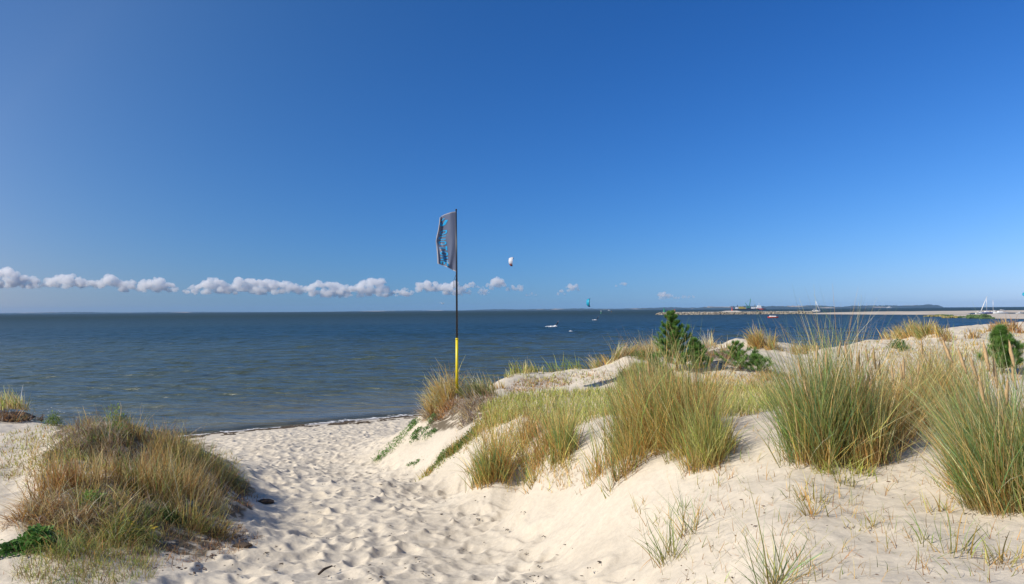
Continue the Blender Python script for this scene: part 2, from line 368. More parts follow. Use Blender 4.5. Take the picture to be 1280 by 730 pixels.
# ------------------------------------------------------------------ water
wt = np.radians(np.concatenate([np.linspace(-60, -38.2, 40), np.linspace(-38, 38, 1150), np.linspace(38.2, 60, 40)]))
wr = np.concatenate([logspan(22, 420, 1050), logspan(424, 10900, 170)])
WT, WR = np.meshgrid(wt, wr); WX, WY = np.sin(WT) * WR, np.cos(WT) * WR
wz_ = np.zeros_like(WX)
cell = np.gradient(wr)[:, None]
GRP = [fbm(WX * f_ + i_ * 7, WY * f_ * 1.8, 2) + 0.5 for i_, f_ in enumerate((0.3, 0.2, 0.13, 0.08, 0.05, 0.035))]
for i in range(52):
    lam = 0.40 * (4.2 / 0.40) ** (i / 51.0) * rng.uniform(0.9, 1.1)
    ang = R(-155) + rng.normal(0, 0.42)        # waves run towards the beach, blown from the right
    kx, ky = math.cos(ang - R(0)) * 2 * math.pi / lam * 0.62, -abs(math.sin(ang)) * 2 * math.pi / lam - 2 * math.pi / lam * 0.45
    ph = kx * WX + ky * WY + rng.uniform(0, 6.28)
    am = 0.0054 * lam ** 0.8 * rng.uniform(0.5, 1.3)
    att = 1 - sstep(0.16, 0.4, cell / lam)
    grp = 0.35 + 1.3 * GRP[min(5, i // 9)]
    s = np.sin(ph + 0.35 * np.sin(ph))
    wz_ += am * att * grp * s
wz_ += 0.010 * fbm(WX * 0.9, WY * 2.2, 3) * (1 - sstep(60, 200, WR))
wdep = -height(WX[:900], WY[:900])
wdep = np.vstack([wdep, np.full((len(wr) - 900, WX.shape[1]), 5.0)])
wz_ *= (0.25 + 0.75 * sstep(0.0, 0.9, wdep))
# low swells breaking parallel to the beach
idx = np.arange(WX.size).reshape(WX.shape)
Q = np.stack([idx[:-1, :-1], idx[:-1, 1:], idx[1:, 1:], idx[1:, :-1]], -1).reshape(-1, 4)[:, ::-1]
me = np_mesh('water', np.stack([WX, WY, wz_], -1).reshape(-1, 3), Q, smooth=True, attrs={'depth': wdep.ravel()})
m, nt, b = newmat('sea_water')
at = N(nt, 'ShaderNodeAttribute', attribute_name='depth'); tc = N(nt, 'ShaderNodeTexCoord')
mp = N(nt, 'ShaderNodeMapping'); mp.inputs['Scale'].default_value = (0.045, 0.11, 1); mp.inputs['Rotation'].default_value = (0, 0, R(-12)); nt.links.new(tc.outputs['Object'], mp.inputs[0])
nw = N(nt, 'ShaderNodeTexNoise', Scale=1.0, Detail=5.0); nt.links.new(mp.outputs[0], nw.inputs['Vector'])
ad = N(nt, 'ShaderNodeMath', operation='MULTIPLY_ADD'); nt.links.new(nw.outputs['Fac'], ad.inputs[0]); ad.inputs[1].default_value = 1.6; nt.links.new(at.outputs['Fac'], ad.inputs[2])
cr = ramp(nt, ad.outputs[0], [(0.0, (0.36, 0.33, 0.27)), (0.10, (0.15, 0.15, 0.115)), (0.26, (0.072, 0.088, 0.060)), (0.52, (0.050, 0.070, 0.048)), (0.95, (0.016, 0.038, 0.036))])
dv = N(nt, 'ShaderNodeMath', operation='DIVIDE'); nt.links.new(ad.outputs[0], dv.inputs[0]); dv.inputs[1].default_value = 7.0; nt.links.new(dv.outputs[0], cr.inputs[0])
nt.links.new(cr.outputs[0], b.inputs['Base Color']); b.inputs['IOR'].default_value = 1.333; b.inputs['Specular IOR Level'].default_value = .40
gp = N(nt, 'ShaderNodeNewGeometry'); ln_ = N(nt, 'ShaderNodeVectorMath', operation='LENGTH'); nt.links.new(gp.outputs['Position'], ln_.inputs[0])
rg = N(nt, 'ShaderNodeMapRange'); nt.links.new(ln_.outputs['Value'], rg.inputs[0]); rg.inputs[1].default_value = 60; rg.inputs[2].default_value = 900; rg.inputs[3].default_value = .22; rg.inputs[4].default_value = .55; nt.links.new(rg.outputs[0], b.inputs['Roughness'])
def wn(sx, sy, rot, det):
    q = N(nt, 'ShaderNodeMapping'); q.inputs['Scale'].default_value = (sx, sy, 1); q.inputs['Rotation'].default_value = (0, 0, R(rot)); nt.links.new(tc.outputs['Object'], q.inputs[0])
    n = N(nt, 'ShaderNodeTexNoise', Scale=1.0, Detail=det); nt.links.new(q.outputs[0], n.inputs['Vector']); return n
last = None
for sx_, sy_, rot, det, dist, st in ((2.2, 5.0, -14, 4, 0.13, 0.8), (0.5, 1.4, -8, 5, 0.55, 0.75), (0.12, 0.35, -10, 3, 2.2, 0.65)):
    n = wn(sx_, sy_, rot, det); bpn = N(nt, 'ShaderNodeBump', Strength=st, Distance=dist); nt.links.new(n.outputs['Fac'], bpn.inputs['Height'])
    if last: nt.links.new(last.outputs[0], bpn.inputs['Normal'])
    last = bpn
nt.links.new(last.outputs[0], b.inputs['Normal'])
# the thin edge of the water lets the sand show through
ex = N(nt, 'ShaderNodeMapRange', interpolation_type='SMOOTHSTEP'); nt.links.new(at.outputs['Fac'], ex.inputs[0]); ex.inputs[1].default_value = 0.0; ex.inputs[2].default_value = 0.22; ex.inputs[3].default_value = 0.3; ex.inputs[4].default_value = 1
tr = N(nt, 'ShaderNodeBsdfTransparent'); tr.inputs[0].default_value = (0.75, 0.8, 0.75, 1); gl = N(nt, 'ShaderNodeMixShader')
nt.links.new(ex.outputs[0], gl.inputs[0]); nt.links.new(tr.outputs[0], gl.inputs[1]); nt.links.new(b.outputs[0], gl.inputs[2])
nt.links.new(gl.outputs[0], nt.nodes['Material Output'].inputs['Surface'])
tag(link('water', me, m), kind='structure')

# ------------------------------------------------------------------ far shore hills
m, nt, b = newmat('far_land')
tc = N(nt, 'ShaderNodeTexCoord'); mp = N(nt, 'ShaderNodeMapping'); mp.inputs['Scale'].default_value = (0.0022, 0.002, 0.03); nt.links.new(tc.outputs['Object'], mp.inputs[0])
n = N(nt, 'ShaderNodeTexNoise', Scale=1.0, Detail=4.0); nt.links.new(mp.outputs[0], n.inputs['Vector'])
r_ = ramp(nt, n.outputs['Fac'], [(0.54, (0.018, 0.034, 0.022)), (0.58, (0.05, 0.06, 0.03)), (0.62, (0.42, 0.34, 0.24))])
nt.links.new(r_.outputs[0], b.inputs['Base Color']); b.inputs['Roughness'].default_value = 1
MFAR = m
def ridge(prof, Y, name='hills', depth=420, seed=0, mat=None):
    xs = np.arange(prof[0][0], prof[-1][0] + 0.01, 0.8)
    tops = np.interp(xs, [p[0] for p in prof], [p[1] for p in prof])
    rows = []
    hz = lambda x: 387.5 - (x - 640) * 4.5 / 640
    hgt = np.maximum((hz(xs) - tops) / FPX * Y + EYE, 0.5)
    hgt = hgt * (1 + 0.25 * fbm(xs * 0.35 + seed, xs * 0 + seed, 3)) 
    hgt[0] = hgt[-1] = -1.0
    X0 = np.array([P(x, 387, Y)[0] for x in xs])
    for t, dy in ((-1, -1.5), (0.45, -1), (0.85, -0.6), (1, 0), (0.8, 0.6), (-1, 1.5)):
        z = hgt * t if t > 0 else np.full(len(xs), -1.5)
        rows.append(np.stack([X0 * (Y + dy * depth / 2) / Y, np.full(len(xs), Y + dy * depth / 2), z + (0.12 * hgt * fbm(xs * 0.9 + dy * 9, xs * 0 + dy, 2) if t > 0 else 0)], -1))
    V = np.array(rows); nR, nT = V.shape[:2]; idx = np.arange(nR * nT).reshape(nR, nT)
    Q = np.stack([idx[:-1, :-1], idx[:-1, 1:], idx[1:, 1:], idx[1:, :-1]], -1).reshape(-1, 4)[:, ::-1]
    return tag(link(name, np_mesh(name, V.reshape(-1, 3), Q, smooth=True), mat or MFAR), kind='structure')
ridge([(-60,391.6),(20,391.1),(60,390.3),(110,390.0),(150,390.6),(200,390.0),(260,389.8),(330,390.0),(400,389.6),(470,388.6),(520,388.0),(575,388.0),(612,386.7),(630,386.4),(660,387.0),(700,386.9)], 9800, seed=2)
ridge([(640,387.0),(690,386.0),(730,385.6),(770,385.9),(820,384.7),(838,384.0),(860,384.6),(900,385),(960,384.6)], 9300, seed=5)
ridge([(866,385.2),(885,383.2),(905,383.4),(925,382.6),(960,382.8),(1000,382.0),(1030,382.2),(1045,383.2),(1075,384.2)], 8600, seed=9)
ridge([(1046,383.8),(1070,382.2),(1100,381.7),(1130,381.9),(1152,381.2),(1165,380.6),(1172,381.6),(1180,383.9)], 9000, seed=14)
# ------------------------------------------------------------------ sand spit behind the bay
def pdist(X, Y, poly):
    d = np.full(X.shape, 1e9)
    for i in range(len(poly)):
        a = np.array(poly[i], float); c = np.array(poly[(i + 1) % len(poly)], float); e = c - a
        t = np.clip(((X - a[0]) * e[0] + (Y - a[1]) * e[1]) / (e @ e), 0, 1)
        d = np.minimum(d, np.hypot(X - a[0] - t * e[0], Y - a[1] - t * e[1]))
    return np.where(inpoly(X, Y, poly), d, -d)
def W(px, py): p = PZ(px, py, 0); return (p[0], p[1])
def WY_(px, Y): p = P(px, 390, Y); return (p[0], Y)
farspit = [W(1012, 392.6), W(1060, 393.0), W(1120, 393.2), W(1170, 393.4), W(1205, 392.6), WY_(1212, 520), WY_(1214, 590), WY_(1290, 590), WY_(1900, 560), WY_(1900, 760), WY_(1212, 720), WY_(1000, 655), WY_(1008, 590)]
nearspit = [W(1163, 394.6), W(1175, 396.0), W(1205, 397.4), W(1240, 398.3), W(1285, 399.2), W(1500, 402), W(1900, 405), WY_(1900, 470), WY_(1290, 455), WY_(1214, 462), WY_(1175, 452)]
gx, gy = np.meshgrid(np.arange(180, 1000, 2.0), np.arange(225, 790, 2.0))
d1 = pdist(gx, gy, farspit); d2 = pdist(gx, gy, nearspit)
h1 = np.where(d1 > 0, 1.9 * (1 - np.exp(-d1 / 45)), d1 * 0.06); h2 = np.where(d2 > 0, 0.8 * (1 - np.exp(-d2 / 20)), d2 * 0.06)
hh = np.maximum(np.maximum(h1, h2), -1.5) + 0.12 * fbm(gx * 0.05, gy * 0.05, 4) * (np.maximum(d1, d2) > -2)
idx = np.arange(gx.size).reshape(gx.shape)
Q = np.stack([idx[:-1, :-1], idx[:-1, 1:], idx[1:, 1:], idx[1:, :-1]], -1).reshape(-1, 4)
hv = hh.ravel()
Q = Q[(hv[Q].max(1) > -0.9)]
m, nt, b = newmat('pale_harbour_sand')
tc = N(nt, 'ShaderNodeTexCoord'); n = N(nt, 'ShaderNodeTexNoise', Scale=0.05, Detail=6.0); nt.links.new(tc.outputs['Object'], n.inputs['Vector'])
r_ = ramp(nt, n.outputs['Fac'], [(0.3, (0.40, 0.33, 0.24)), (0.5, (0.52, 0.45, 0.35)), (0.7, (0.56, 0.50, 0.41))]); nt.links.new(r_.outputs[0], b.inputs['Base Color']); b.inputs['Roughness'].default_value = 1
tag(link('sand_spit', np_mesh('sand_spit', np.stack([gx, gy, hh], -1).reshape(-1, 3), Q, smooth=True), m), kind='structure')
def spit_z(x, y):
    i = int(np.clip((y - 225) / 2, 0, gx.shape[0] - 1)); j = int(np.clip((x - 180) / 2, 0, gx.shape[1] - 1)); return float(hh[i, j])

# low green patches on the spit
MBUSH = simple('far_bush', (0.07, 0.12, 0.035), 0.9, var=0.4, scale=1.5)
MBUSHY = simple('far_dry_bush', (0.22, 0.19, 0.06), 0.9, var=0.35, scale=1.5)
for px, py, wm, hm, mt_, lab in ((1167, 394.2, 8, 1.0, 1, 'yellowish bush at the tip of the near sand spit'),
        (1178, 394.0, 11, .9, 0, 'long low green bush just inside the tip of the near sand spit'), (1191, 395.6, 5.5, 1.1, 1, 'dry yellow bush on the water side of the near sand spit'),
        (1205, 395.4, 5.5, .8, 0, 'small green bush in the middle of the near sand spit'), (1219, 396.0, 9, 1.5, 0, 'largest dark green bush on the near sand spit below the leaning mast'),
        (1234, 396.4, 3, .6, 0, 'tiny green bush right of the largest bush on the spit')):
    p = P(px, py, 0.5 * (EYE * 0 + PZ(px, py, 0.6)[1]) * 2); z0 = spit_z(p[0], p[1])
    bm = bmesh.new()
    for k in range(16):
        g = bmesh.ops.create_icosphere(bm, subdivisions=2, radius=1); s = random.uniform(.25, .5)
        ox = random.gauss(0, wm * .25); oy = random.gauss(0, 1.6)
        for v in g['verts']:
            k_ = 1 + random.uniform(-.25, .3); v.co = Vector((v.co.x * s * wm * .35 * k_ + ox, v.co.y * s * 2.5 * k_ + oy, max(v.co.z * hm * s * 1.6 * k_ + hm * .25, -.2)))
    o = link('low_bush', bm_mesh(bm, 'low_bush'), MBUSHY if mt_ else MBUSH, loc=(p[0], p[1], z0)); tag(o, lab, 'bush', 'bushes on the near sand spit')

# ------------------------------------------------------------------ breakwater
MROCK = simple('armour_rock', (0.27, 0.235, 0.175), 0.95, var=0.55, scale=0.6); MCONC = simple('pale_concrete', (0.52, 0.48, 0.41), 0.9, var=0.1, scale=0.2)
bw = empty('breakwater', (P(920, 390, 600)[0], 606, 0), 'long low stone breakwater with a pale concrete top across the bay', 'breakwater')
xa, xb = P(826, 390, 600)[0] - bw.location.x, P(1018, 390, 600)[0] - bw.location.x
bm = bmesh.new(); n = 70
rows = []
for i in range(n + 1):
    x = xa + (xb - xa) * i / n; e = min(1, (i + 1) / 5.0)
    rows.append([bm.verts.new((x, y * (0.4 + .6 * e), z * (.35 + .65 * e))) for y, z in ((-3.2, 0.3), (-2.4, 2.0), (2.4, 2.0), (3.2, 0.3))])
for i in range(n):
    for k in range(3): bm.faces.new((rows[i][k], rows[i + 1][k], rows[i + 1][k + 1], rows[i][k + 1]))
bm.faces.new(rows[0][::-1]); bm.faces.new(rows[-1])
link('walkway', bm_mesh(bm, 'walkway'), MCONC, bw)
bm = bmesh.new()
for k in range(1000):
    x = random.uniform(xa - 2, xb); s = random.uniform(.5, 1.0); t = random.random()
    g = bmesh.ops.create_icosphere(bm, subdivisions=1, radius=s)
    side = -1 if random.random() < .75 else 1
    c = Vector((x, side * (7.5 - 4.6 * t), -.2 + 1.75 * t))
    sc = [random.uniform(.7, 1.4) for _ in range(3)]
    for v in g['verts']:
        j = random.uniform(.75, 1.2); v.co = Vector((v.co.x * sc[0] * j, v.co.y * sc[1] * j, v.co.z * sc[2] * .8 * j)) + c
o = link('rock_armour', bm_mesh(bm, 'rock_armour'), MROCK, bw); o['kind'] = 'stuff'

# ------------------------------------------------------------------ navigation lights on the breakwater
def beacon(px, Y, base, h, col, label, wmul=1.0):
    p = P(px, 387, Y); e = empty('navigation_light', (p[0], Y, base), label, 'beacon')
    mc = simple('beacon_paint', col, .5)
    bm = bmesh.new(); tube(bm, [(0, 0, 0), (0, 0, h * .12), (0, 0, h * .13), (0, 0, h * .75)], [h * .22 * wmul, h * .2 * wmul, h * .13 * wmul, h * .10 * wmul], 12); link('tower', bm_mesh(bm, 'tower'), mc, e)
    bm = bmesh.new(); tube(bm, [(0, 0, h * .75), (0, 0, h * .78)], h * .17 * wmul, 12); tube(bm, [(0, 0, h * .78), (0, 0, h * .92), (0, 0, h)], [h * .08, h * .08, h * .02], 10); link('lantern', bm_mesh(bm, 'lantern'), mc, e)
    return e
beacon(830, 605, 1.9, 3.4, (0.03, 0.30, 0.16), 'small green beacon at the tip of the breakwater')
beacon(843.5, 612, 1.9, 2.6, (0.55, 0.06, 0.04), 'small red beacon just right of the breakwater tip')
beacon(915, 606, 2.6, 3.0, (0.6, 0.10, 0.07), 'red beacon on the pale hump of the breakwater below the ships')
bm = bmesh.new(); prism(bm, [(-9, -3), (9, -3), (9, 3), (-9, 3)], 1.8, 2.75, 0, 0.45)
p = P(914, 387, 606); o = link('concrete_hump', bm_mesh(bm, 'concrete_hump'), MCONC, loc=(p[0], 606, 0)); tag(o, 'pale raised concrete hump on the breakwater under the red beacon', 'plinth')

# ------------------------------------------------------------------ boats
MWHITE = simple('white_gelcoat', (0.78, 0.78, 0.76), .35, var=.03); MBLUE = simple('blue_canvas', (0.02, 0.05, 0.28), .7); MALU = simple('mast_metal', (0.7, 0.7, 0.7), .35, 0.2)
MDARK = simple('dark_hull', (0.02, 0.02, 0.03), .5); MREDP = simple('red_paint', (0.5, 0.05, 0.03), .5); MGREENP = simple('green_crane_paint', (0.06, 0.26, 0.18), .5); MYEL = simple('yellow_paint', (0.50, 0.40, 0.08), .5)
def hull(L, Bm, D, sheer=.15, n=14):
    bm = bmesh.new(); rings = []
    for i in range(n + 1):
        t = i / n; x = (t - .5) * L; w_ = Bm / 2 * (1 - max(0, (t - .45) / .55) ** 2.2) * (0.8 + .2 * min(1, t / .25)); w_ = max(w_, .02)
        zt = D * .6 + sheer * ((t - .4) ** 2) * 4; zb = -D * .4 * (1 - max(0, (t - .6) / .4) ** 2)
        rings.append([bm.verts.new((x, s * w_ * a, z)) for s, a, z in ((-1, 1, zt), (-1, .92, zt * .3), (-1, .5, zb * .8), (1, .02, zb), (1, .5, zb * .8), (1, .92, zt * .3), (1, 1, zt))])
    for i in range(n):
        for k in range(6): bm.faces.new((rings[i][k], rings[i][k + 1], rings[i + 1][k + 1], rings[i + 1][k]))
        bm.faces.new((rings[i][6], rings[i][0], rings[i + 1][0], rings[i + 1][6]))
    bm.faces.new(rings[0]); bm.faces.new(rings[-1][::-1])
    bmesh.ops.recalc_face_normals(bm, faces=bm.faces); return bm_mesh(bm, 'hull')
def yacht(px, Y, z, L, mast, rake, label, hullmat, rot, cover=None, stay=True):
    p = P(px, 388, Y); e = empty('sailing_boat', (p[0], Y, z), label, 'sailing boat', 'sailing boats lying behind the sand spit'); e.rotation_euler = (0, 0, R(rot))
    link('hull', hull(L, L * .3, L * .17), hullmat, e)
    bm = bmesh.new(); prism(bm, [(-L * .15, -L * .08), (L * .15, -L * .06), (L * .2, 0), (L * .15, L * .06), (-L * .15, L * .08)], L * .1, L * .17, 0, .85); link('cabin', bm_mesh(bm, 'cabin'), MWHITE, e)
    bm = bmesh.new(); tube(bm, [(0, 0, L * .1), (rake, 0, mast)], [.16, .11], 8); link('mast', bm_mesh(bm, 'mast'), MALU, e)
    bm = bmesh.new(); tube(bm, [(0, 0, L * .28), (-L * .38, 0, L * .26)], [.16, .12], 8); link('boom', bm_mesh(bm, 'boom'), cover or MALU, e)
    if stay:
        bm = bmesh.new(); tube(bm, [(rake, 0, mast), (L * .46, 0, L * .14)], [.04, .04], 6); link('forestay', bm_mesh(bm, 'forestay'), MALU, e)
    return e
yacht(1233.5, 520, 0, 8.5, 10.8, 0, 'blue covered sailing boat with an upright mast behind the spit, beside the leaning mast', MBLUE, 180, MBLUE)
yacht(1241.5, 540, 0, 7.0, 9.0, 0, 'sailing boat with the shortest upright mast, right of the blue covered one', MWHITE, 175, None, False)
yacht(1250, 500, 0, 9.0, 1.9, -3.4, 'white boat with its mast lowered at the right of the harbour basin', MWHITE, 180, None, False)
yacht(1273.5, 495, 0, 4.0, 1.2, -1, 'smallest white boat alone near the right end of the basin', MWHITE, 180, None, False)
e = yacht(1225.5, 470, 0.3, 5.5, 10.4, 4.2, 'thickly furled white sail leaning on a steeply raked mast over the spit', MWHITE, 0, None, False)
bm = bmesh.new(); tube(bm, [(0.15, 0, 1.0), (1.9, 0, 5.2), (4.0, 0, 9.9)], [.26, .22, .10], 8); link('furled_sail', bm_mesh(bm, 'furled_sail'), MWHITE, e)
e = yacht(1020.5, 640, 1.7, 6.5, 8.6, -.4, 'sailing boat with upright mast and slanting furled jib at the root of the breakwater', MWHITE, 0, None, False)
bm = bmesh.new(); tube(bm, [(-.4, 0, 8.4), (2.6, 0, .8)], [.10, .22], 8); link('furled_jib', bm_mesh(bm, 'furled_jib'), MWHITE, e)

# small motor boat moored in the bay
p = PZ(966, 397.2, 0.1); e = empty('motor_boat', (p[0], p[1], 0.05), 'small moored motor boat with a white deck and dark red side in the bay', 'boat'); e.rotation_euler = (0, 0, R(172))
link('hull', hull(4.6, 1.8, .8), MREDP, e); bm = bmesh.new(); prism(bm, [(-1.5, -.6), (1.2, -.6), (1.7, 0), (1.2, .6), (-1.5, .6)], .5, .95, 0, .85); link('deck_cover', bm_mesh(bm, 'deck_cover'), MWHITE, e)

# work barge with crane and a supply ship, far out behind the breakwater
p = P(933, 386, 2100); e = empty('work_barge', (p[0], 2100, 0), 'dark flat work barge with yellow machinery far behind the breakwater', 'barge')
bm = bmesh.new(); prism(bm, [(-34, -8), (30, -8), (34, 0), (30, 8), (-34, 8)], -1, 3.2, 0, 1.02); link('hull', bm_mesh(bm, 'hull'), MDARK, e)
bm = bmesh.new(); box(bm, (-14, 0, 6.2), (13, 7, 6), bev=.3); box(bm, (-5, 0, 5.2), (6, 6, 4), bev=.3); link('machinery_house', bm_mesh(bm, 'machinery_house'), MYEL, e)
bm = bmesh.new(); 
for a_, s_ in (((-25, 0, 5.5), (6, 6, 4.5)), ((18, 0, 5.6), (9, 7, 5)), ((25, 0, 4.6), (4, 5, 3))):
    bm = bmesh.new(); box(bm, a_, s_, bev=.2); link('deck_house', bm_mesh(bm, 'deck_house'), MWHITE, e)
bm = bmesh.new(); tube(bm, [(-23.5, 0, 3), (-23.5, 0, 14)], [.9, .7]); link('spud_pole', bm_mesh(bm, 'spud_pole'), MDARK, e)
c = empty('crawler_crane', (p[0] + 6, 2100, 3.25), 'green lattice crane with a raised jib standing on the work barge', 'crane')
bm = bmesh.new(); box(bm, (0, 0, 1.0), (8, 6, 2), bev=.2); link('tracks', bm_mesh(bm, 'tracks'), MDARK, c)
bm = bmesh.new(); box(bm, (-1, 0, 3.8), (8, 4, 3.6), bev=.3); link('cab', bm_mesh(bm, 'cab'), MGREENP, c)
def lattice(bm, a, b_, w0, r0, n):
    a, b_ = Vector(a), Vector(b_); ax = (b_ - a).normalized(); s = ax.cross(Vector((0, 1, 0))).normalized()
    cs = [[a.lerp(b_, i / n) + (s * sx_ + Vector((0, 1, 0)) * sy_) * w0 * (1 - .5 * i / n) for i in range(n + 1)] for sx_, sy_ in ((1, 1), (-1, 1), (-1, -1), (1, -1))]
    for q in range(4):
        tube(bm, [cs[q][0], cs[q][-1]], r0, 5)
        for i in range(n): tube(bm, [cs[q][i], cs[(q + 1) % 4][i + 1]], r0 * .7, 4)
bm = bmesh.new(); lattice(bm, (1, 0, 3), (5.5, 0, 26.5), 1.0, .24, 12); link('jib', bm_mesh(bm, 'jib'), MGREENP, c)
bm = bmesh.new(); lattice(bm, (-1, 0, 4), (-9, 0, 15.5), .9, .24, 7); link('back_mast', bm_mesh(bm, 'back_mast'), MGREENP, c)
bm = bmesh.new(); tube(bm, [(-9, 0, 15.5), (5.5, 0, 26.5)], .1, 5); tube(bm, [(5.5, 0, 26.5), (5.5, 0, 8)], .1, 5); link('cable', bm_mesh(bm, 'cable'), MDARK, c)
p = P(946.5, 386, 2200); e = empty('supply_ship', (p[0], 2200, 0), 'red and white supply ship right of the green crane on the horizon', 'ship')
bm = bmesh.new(); prism(bm, [(-15, -5), (14, -5), (22, 0), (14, 5), (-15, 5)], -1, 4.2, 0, 1.04); link('hull', bm_mesh(bm, 'hull'), MREDP, e)
bm = bmesh.new(); prism(bm, [(-4, -4), (11, -4), (12, 4), (-4, 4)], 4.2, 8.5, 0, .95); prism(bm, [(1, -3.5), (10, -3.5), (10, 3.5), (1, 3.5)], 8.5, 12.5, 0, .9); link('superstructure', bm_mesh(bm, 'superstructure'), MWHITE, e)
bm = bmesh.new(); tube(bm, [(5, 0, 12), (5, 0, 19)], [.5, .3]); link('mast', bm_mesh(bm, 'mast'), MWHITE, e)
bm = bmesh.new(); tube(bm, [(-6, 0, 4), (-6, 0, 15)], [1.1, .9]); link('funnel', bm_mesh(bm, 'funnel'), MDARK, e)
for px, Y, L, lab in ((1112, 5200, 34, 'tiny white ship on the horizon below the far headland'), (761.5, 2700, 9, 'tiny white yacht on the horizon right of the cyan kite')):
    p = P(px, 386, Y); e = empty('distant_ship', (p[0], Y, 0), lab, 'ship'); link('hull', hull(L, L * .28, L * .2), MWHITE, e)
    bm = bmesh.new(); box(bm, (-L * .1, 0, L * .2), (L * .4, L * .16, L * .16), bev=L * .01); link('superstructure', bm_mesh(bm, 'superstructure'), MWHITE, e)

# channel buoys
for px, Y, h, c1_, c2_, lab in ((751.3, 800, 3.3, (0.04, .2, .1), (0.75, .75, .72), 'slim dark green channel buoy with a white top far out'), (764.2, 1300, 1.8, (0.6, .25, .03), (.6, .3, .05), 'small orange buoy on the far water')):
    p = P(px, 388, Y); e = empty('channel_buoy', (p[0], Y, 0), lab, 'buoy')
    bm = bmesh.new(); tube(bm, [(0, 0, -.5), (0, 0, h * .2), (0, 0, h * .28), (0, 0, h * .72)], [h * .17, h * .17, h * .12, h * .09], 12); link('body', bm_mesh(bm, 'body'), simple('buoy_paint', c1_, .5), e)
    bm = bmesh.new(); tube(bm, [(0, 0, h * .72), (0, 0, h * .78), (0, 0, h)], [h * .12, h * .14, h * .03], 12); link('topmark', bm_mesh(bm, 'topmark'), simple('topmark_paint', c2_, .5), e)

# ------------------------------------------------------------------ kites and riders
def kite(c, size, span_deg, yaw, tilt, rollk, cols, label, rider=None, rise=1.0):
    e = empty('power_kite', c, label, 'kite'); n, mch = 26, 8
    rot = Matrix.Rotation(R(yaw), 4, 'Z') @ Matrix.Rotation(R(tilt), 4, 'X') @ Matrix.Rotation(R(rollk), 4, 'Y')
    V = []; le = []; Q = []; mi = []
    for i in range(n + 1):
        a = R(-span_deg / 2 + span_deg * i / n); ch = size * .42 * (1 - .55 * abs(2 * i / n - 1) ** 2.2)
        for k in range(mch + 1):
            t = k / mch; camb = .10 * ch * math.sin(math.pi * min(1, t * 1.15)); r_ = size / 2 + camb
            V.append(rot @ Vector((math.sin(a) * r_, (t - .35) * ch + .25 * ch * abs(2 * i / n - 1), math.cos(a) * r_ * rise)))
        le.append(V[i * (mch + 1)].copy())
    for i in range(n):
        for k in range(mch):
            q = i * (mch + 1) + k; Q.append((q, q + mch + 1, q + mch + 2, q + 1)); mi.append(cols[1][min(len(cols[1]) - 1, int(i / n * len(cols[1])))] if k > 1 else cols[2])
    o = link('canopy', np_mesh('canopy', [tuple(v) for v in V], Q, mi=mi, smooth=True), cols[0], e)
    md = o.modifiers.new('thick', 'SOLIDIFY'); md.thickness = 0.02
    bm = bmesh.new(); tube(bm, le, [size * .012 + size * .018 * math.sin(math.pi * i / n) for i in range(n + 1)], 8); link('leading_edge', bm_mesh(bm, 'leading_edge'), cols[0][cols[3]], e)
    for i in (4, 9, 13, 17, 22):
        bm = bmesh.new(); tube(bm, [V[i * (mch + 1) + k] * .985 for k in range(mch + 1)], [size * .012] * mch + [size * .004], 6); link('strut', bm_mesh(bm, 'strut'), cols[0][cols[3]], e)
    if rider is not None:
        rl = Vector(rider) - Vector(e.location)
        for i in (0, n): 
            bm = bmesh.new(); tube(bm, [le[i], rl], .004, 4); link('line', bm_mesh(bm, 'line'), MDARK, e)
    return e
def cloth(name, c): 
    m_, nt_, b_ = newmat(name); b_.inputs['Base Color'].default_value = (*c, 1); b_.inputs['Roughness'].default_value = .5
    n_1 = N(nt_, 'ShaderNodeTexNoise', Scale=3.0); bp_ = N(nt_, 'ShaderNodeBump', Strength=.2); nt_.links.new(n_1.outputs['Fac'], bp_.inputs['Height']); nt_.links.new(bp_.outputs[0], b_.inputs['Normal'])
    t = N(nt_, 'ShaderNodeBsdfTranslucent'); t.inputs[0].default_value = (*c, 1); x = N(nt_, 'ShaderNodeMixShader'); x.inputs[0].default_value = .35
    nt_.links.new(b_.outputs[0], x.inputs[1]); nt_.links.new(t.outputs[0], x.inputs[2]); nt_.links.new(x.outputs[0], nt_.nodes['Material Output'].inputs['Surface']); return m_
KW, KR, KN, KC, KD = cloth('white_ripstop', (.8, .8, .82)), cloth('red_ripstop', (.65, .10, .05)), cloth('navy_ripstop', (.02, .02, .06)), cloth('cyan_ripstop', (.02, .50, .72)), cloth('deep_teal_ripstop', (.01, .10, .18))
MSUIT = simple('black_wetsuit', (.012, .012, .018), .6); MSKIN = simple('skin', (.45, .26, .18), .6); MBOARD = simple('white_board', (.75, .73, .7), .4); MHAIR = simple('hair', (.05, .03, .02), .8)
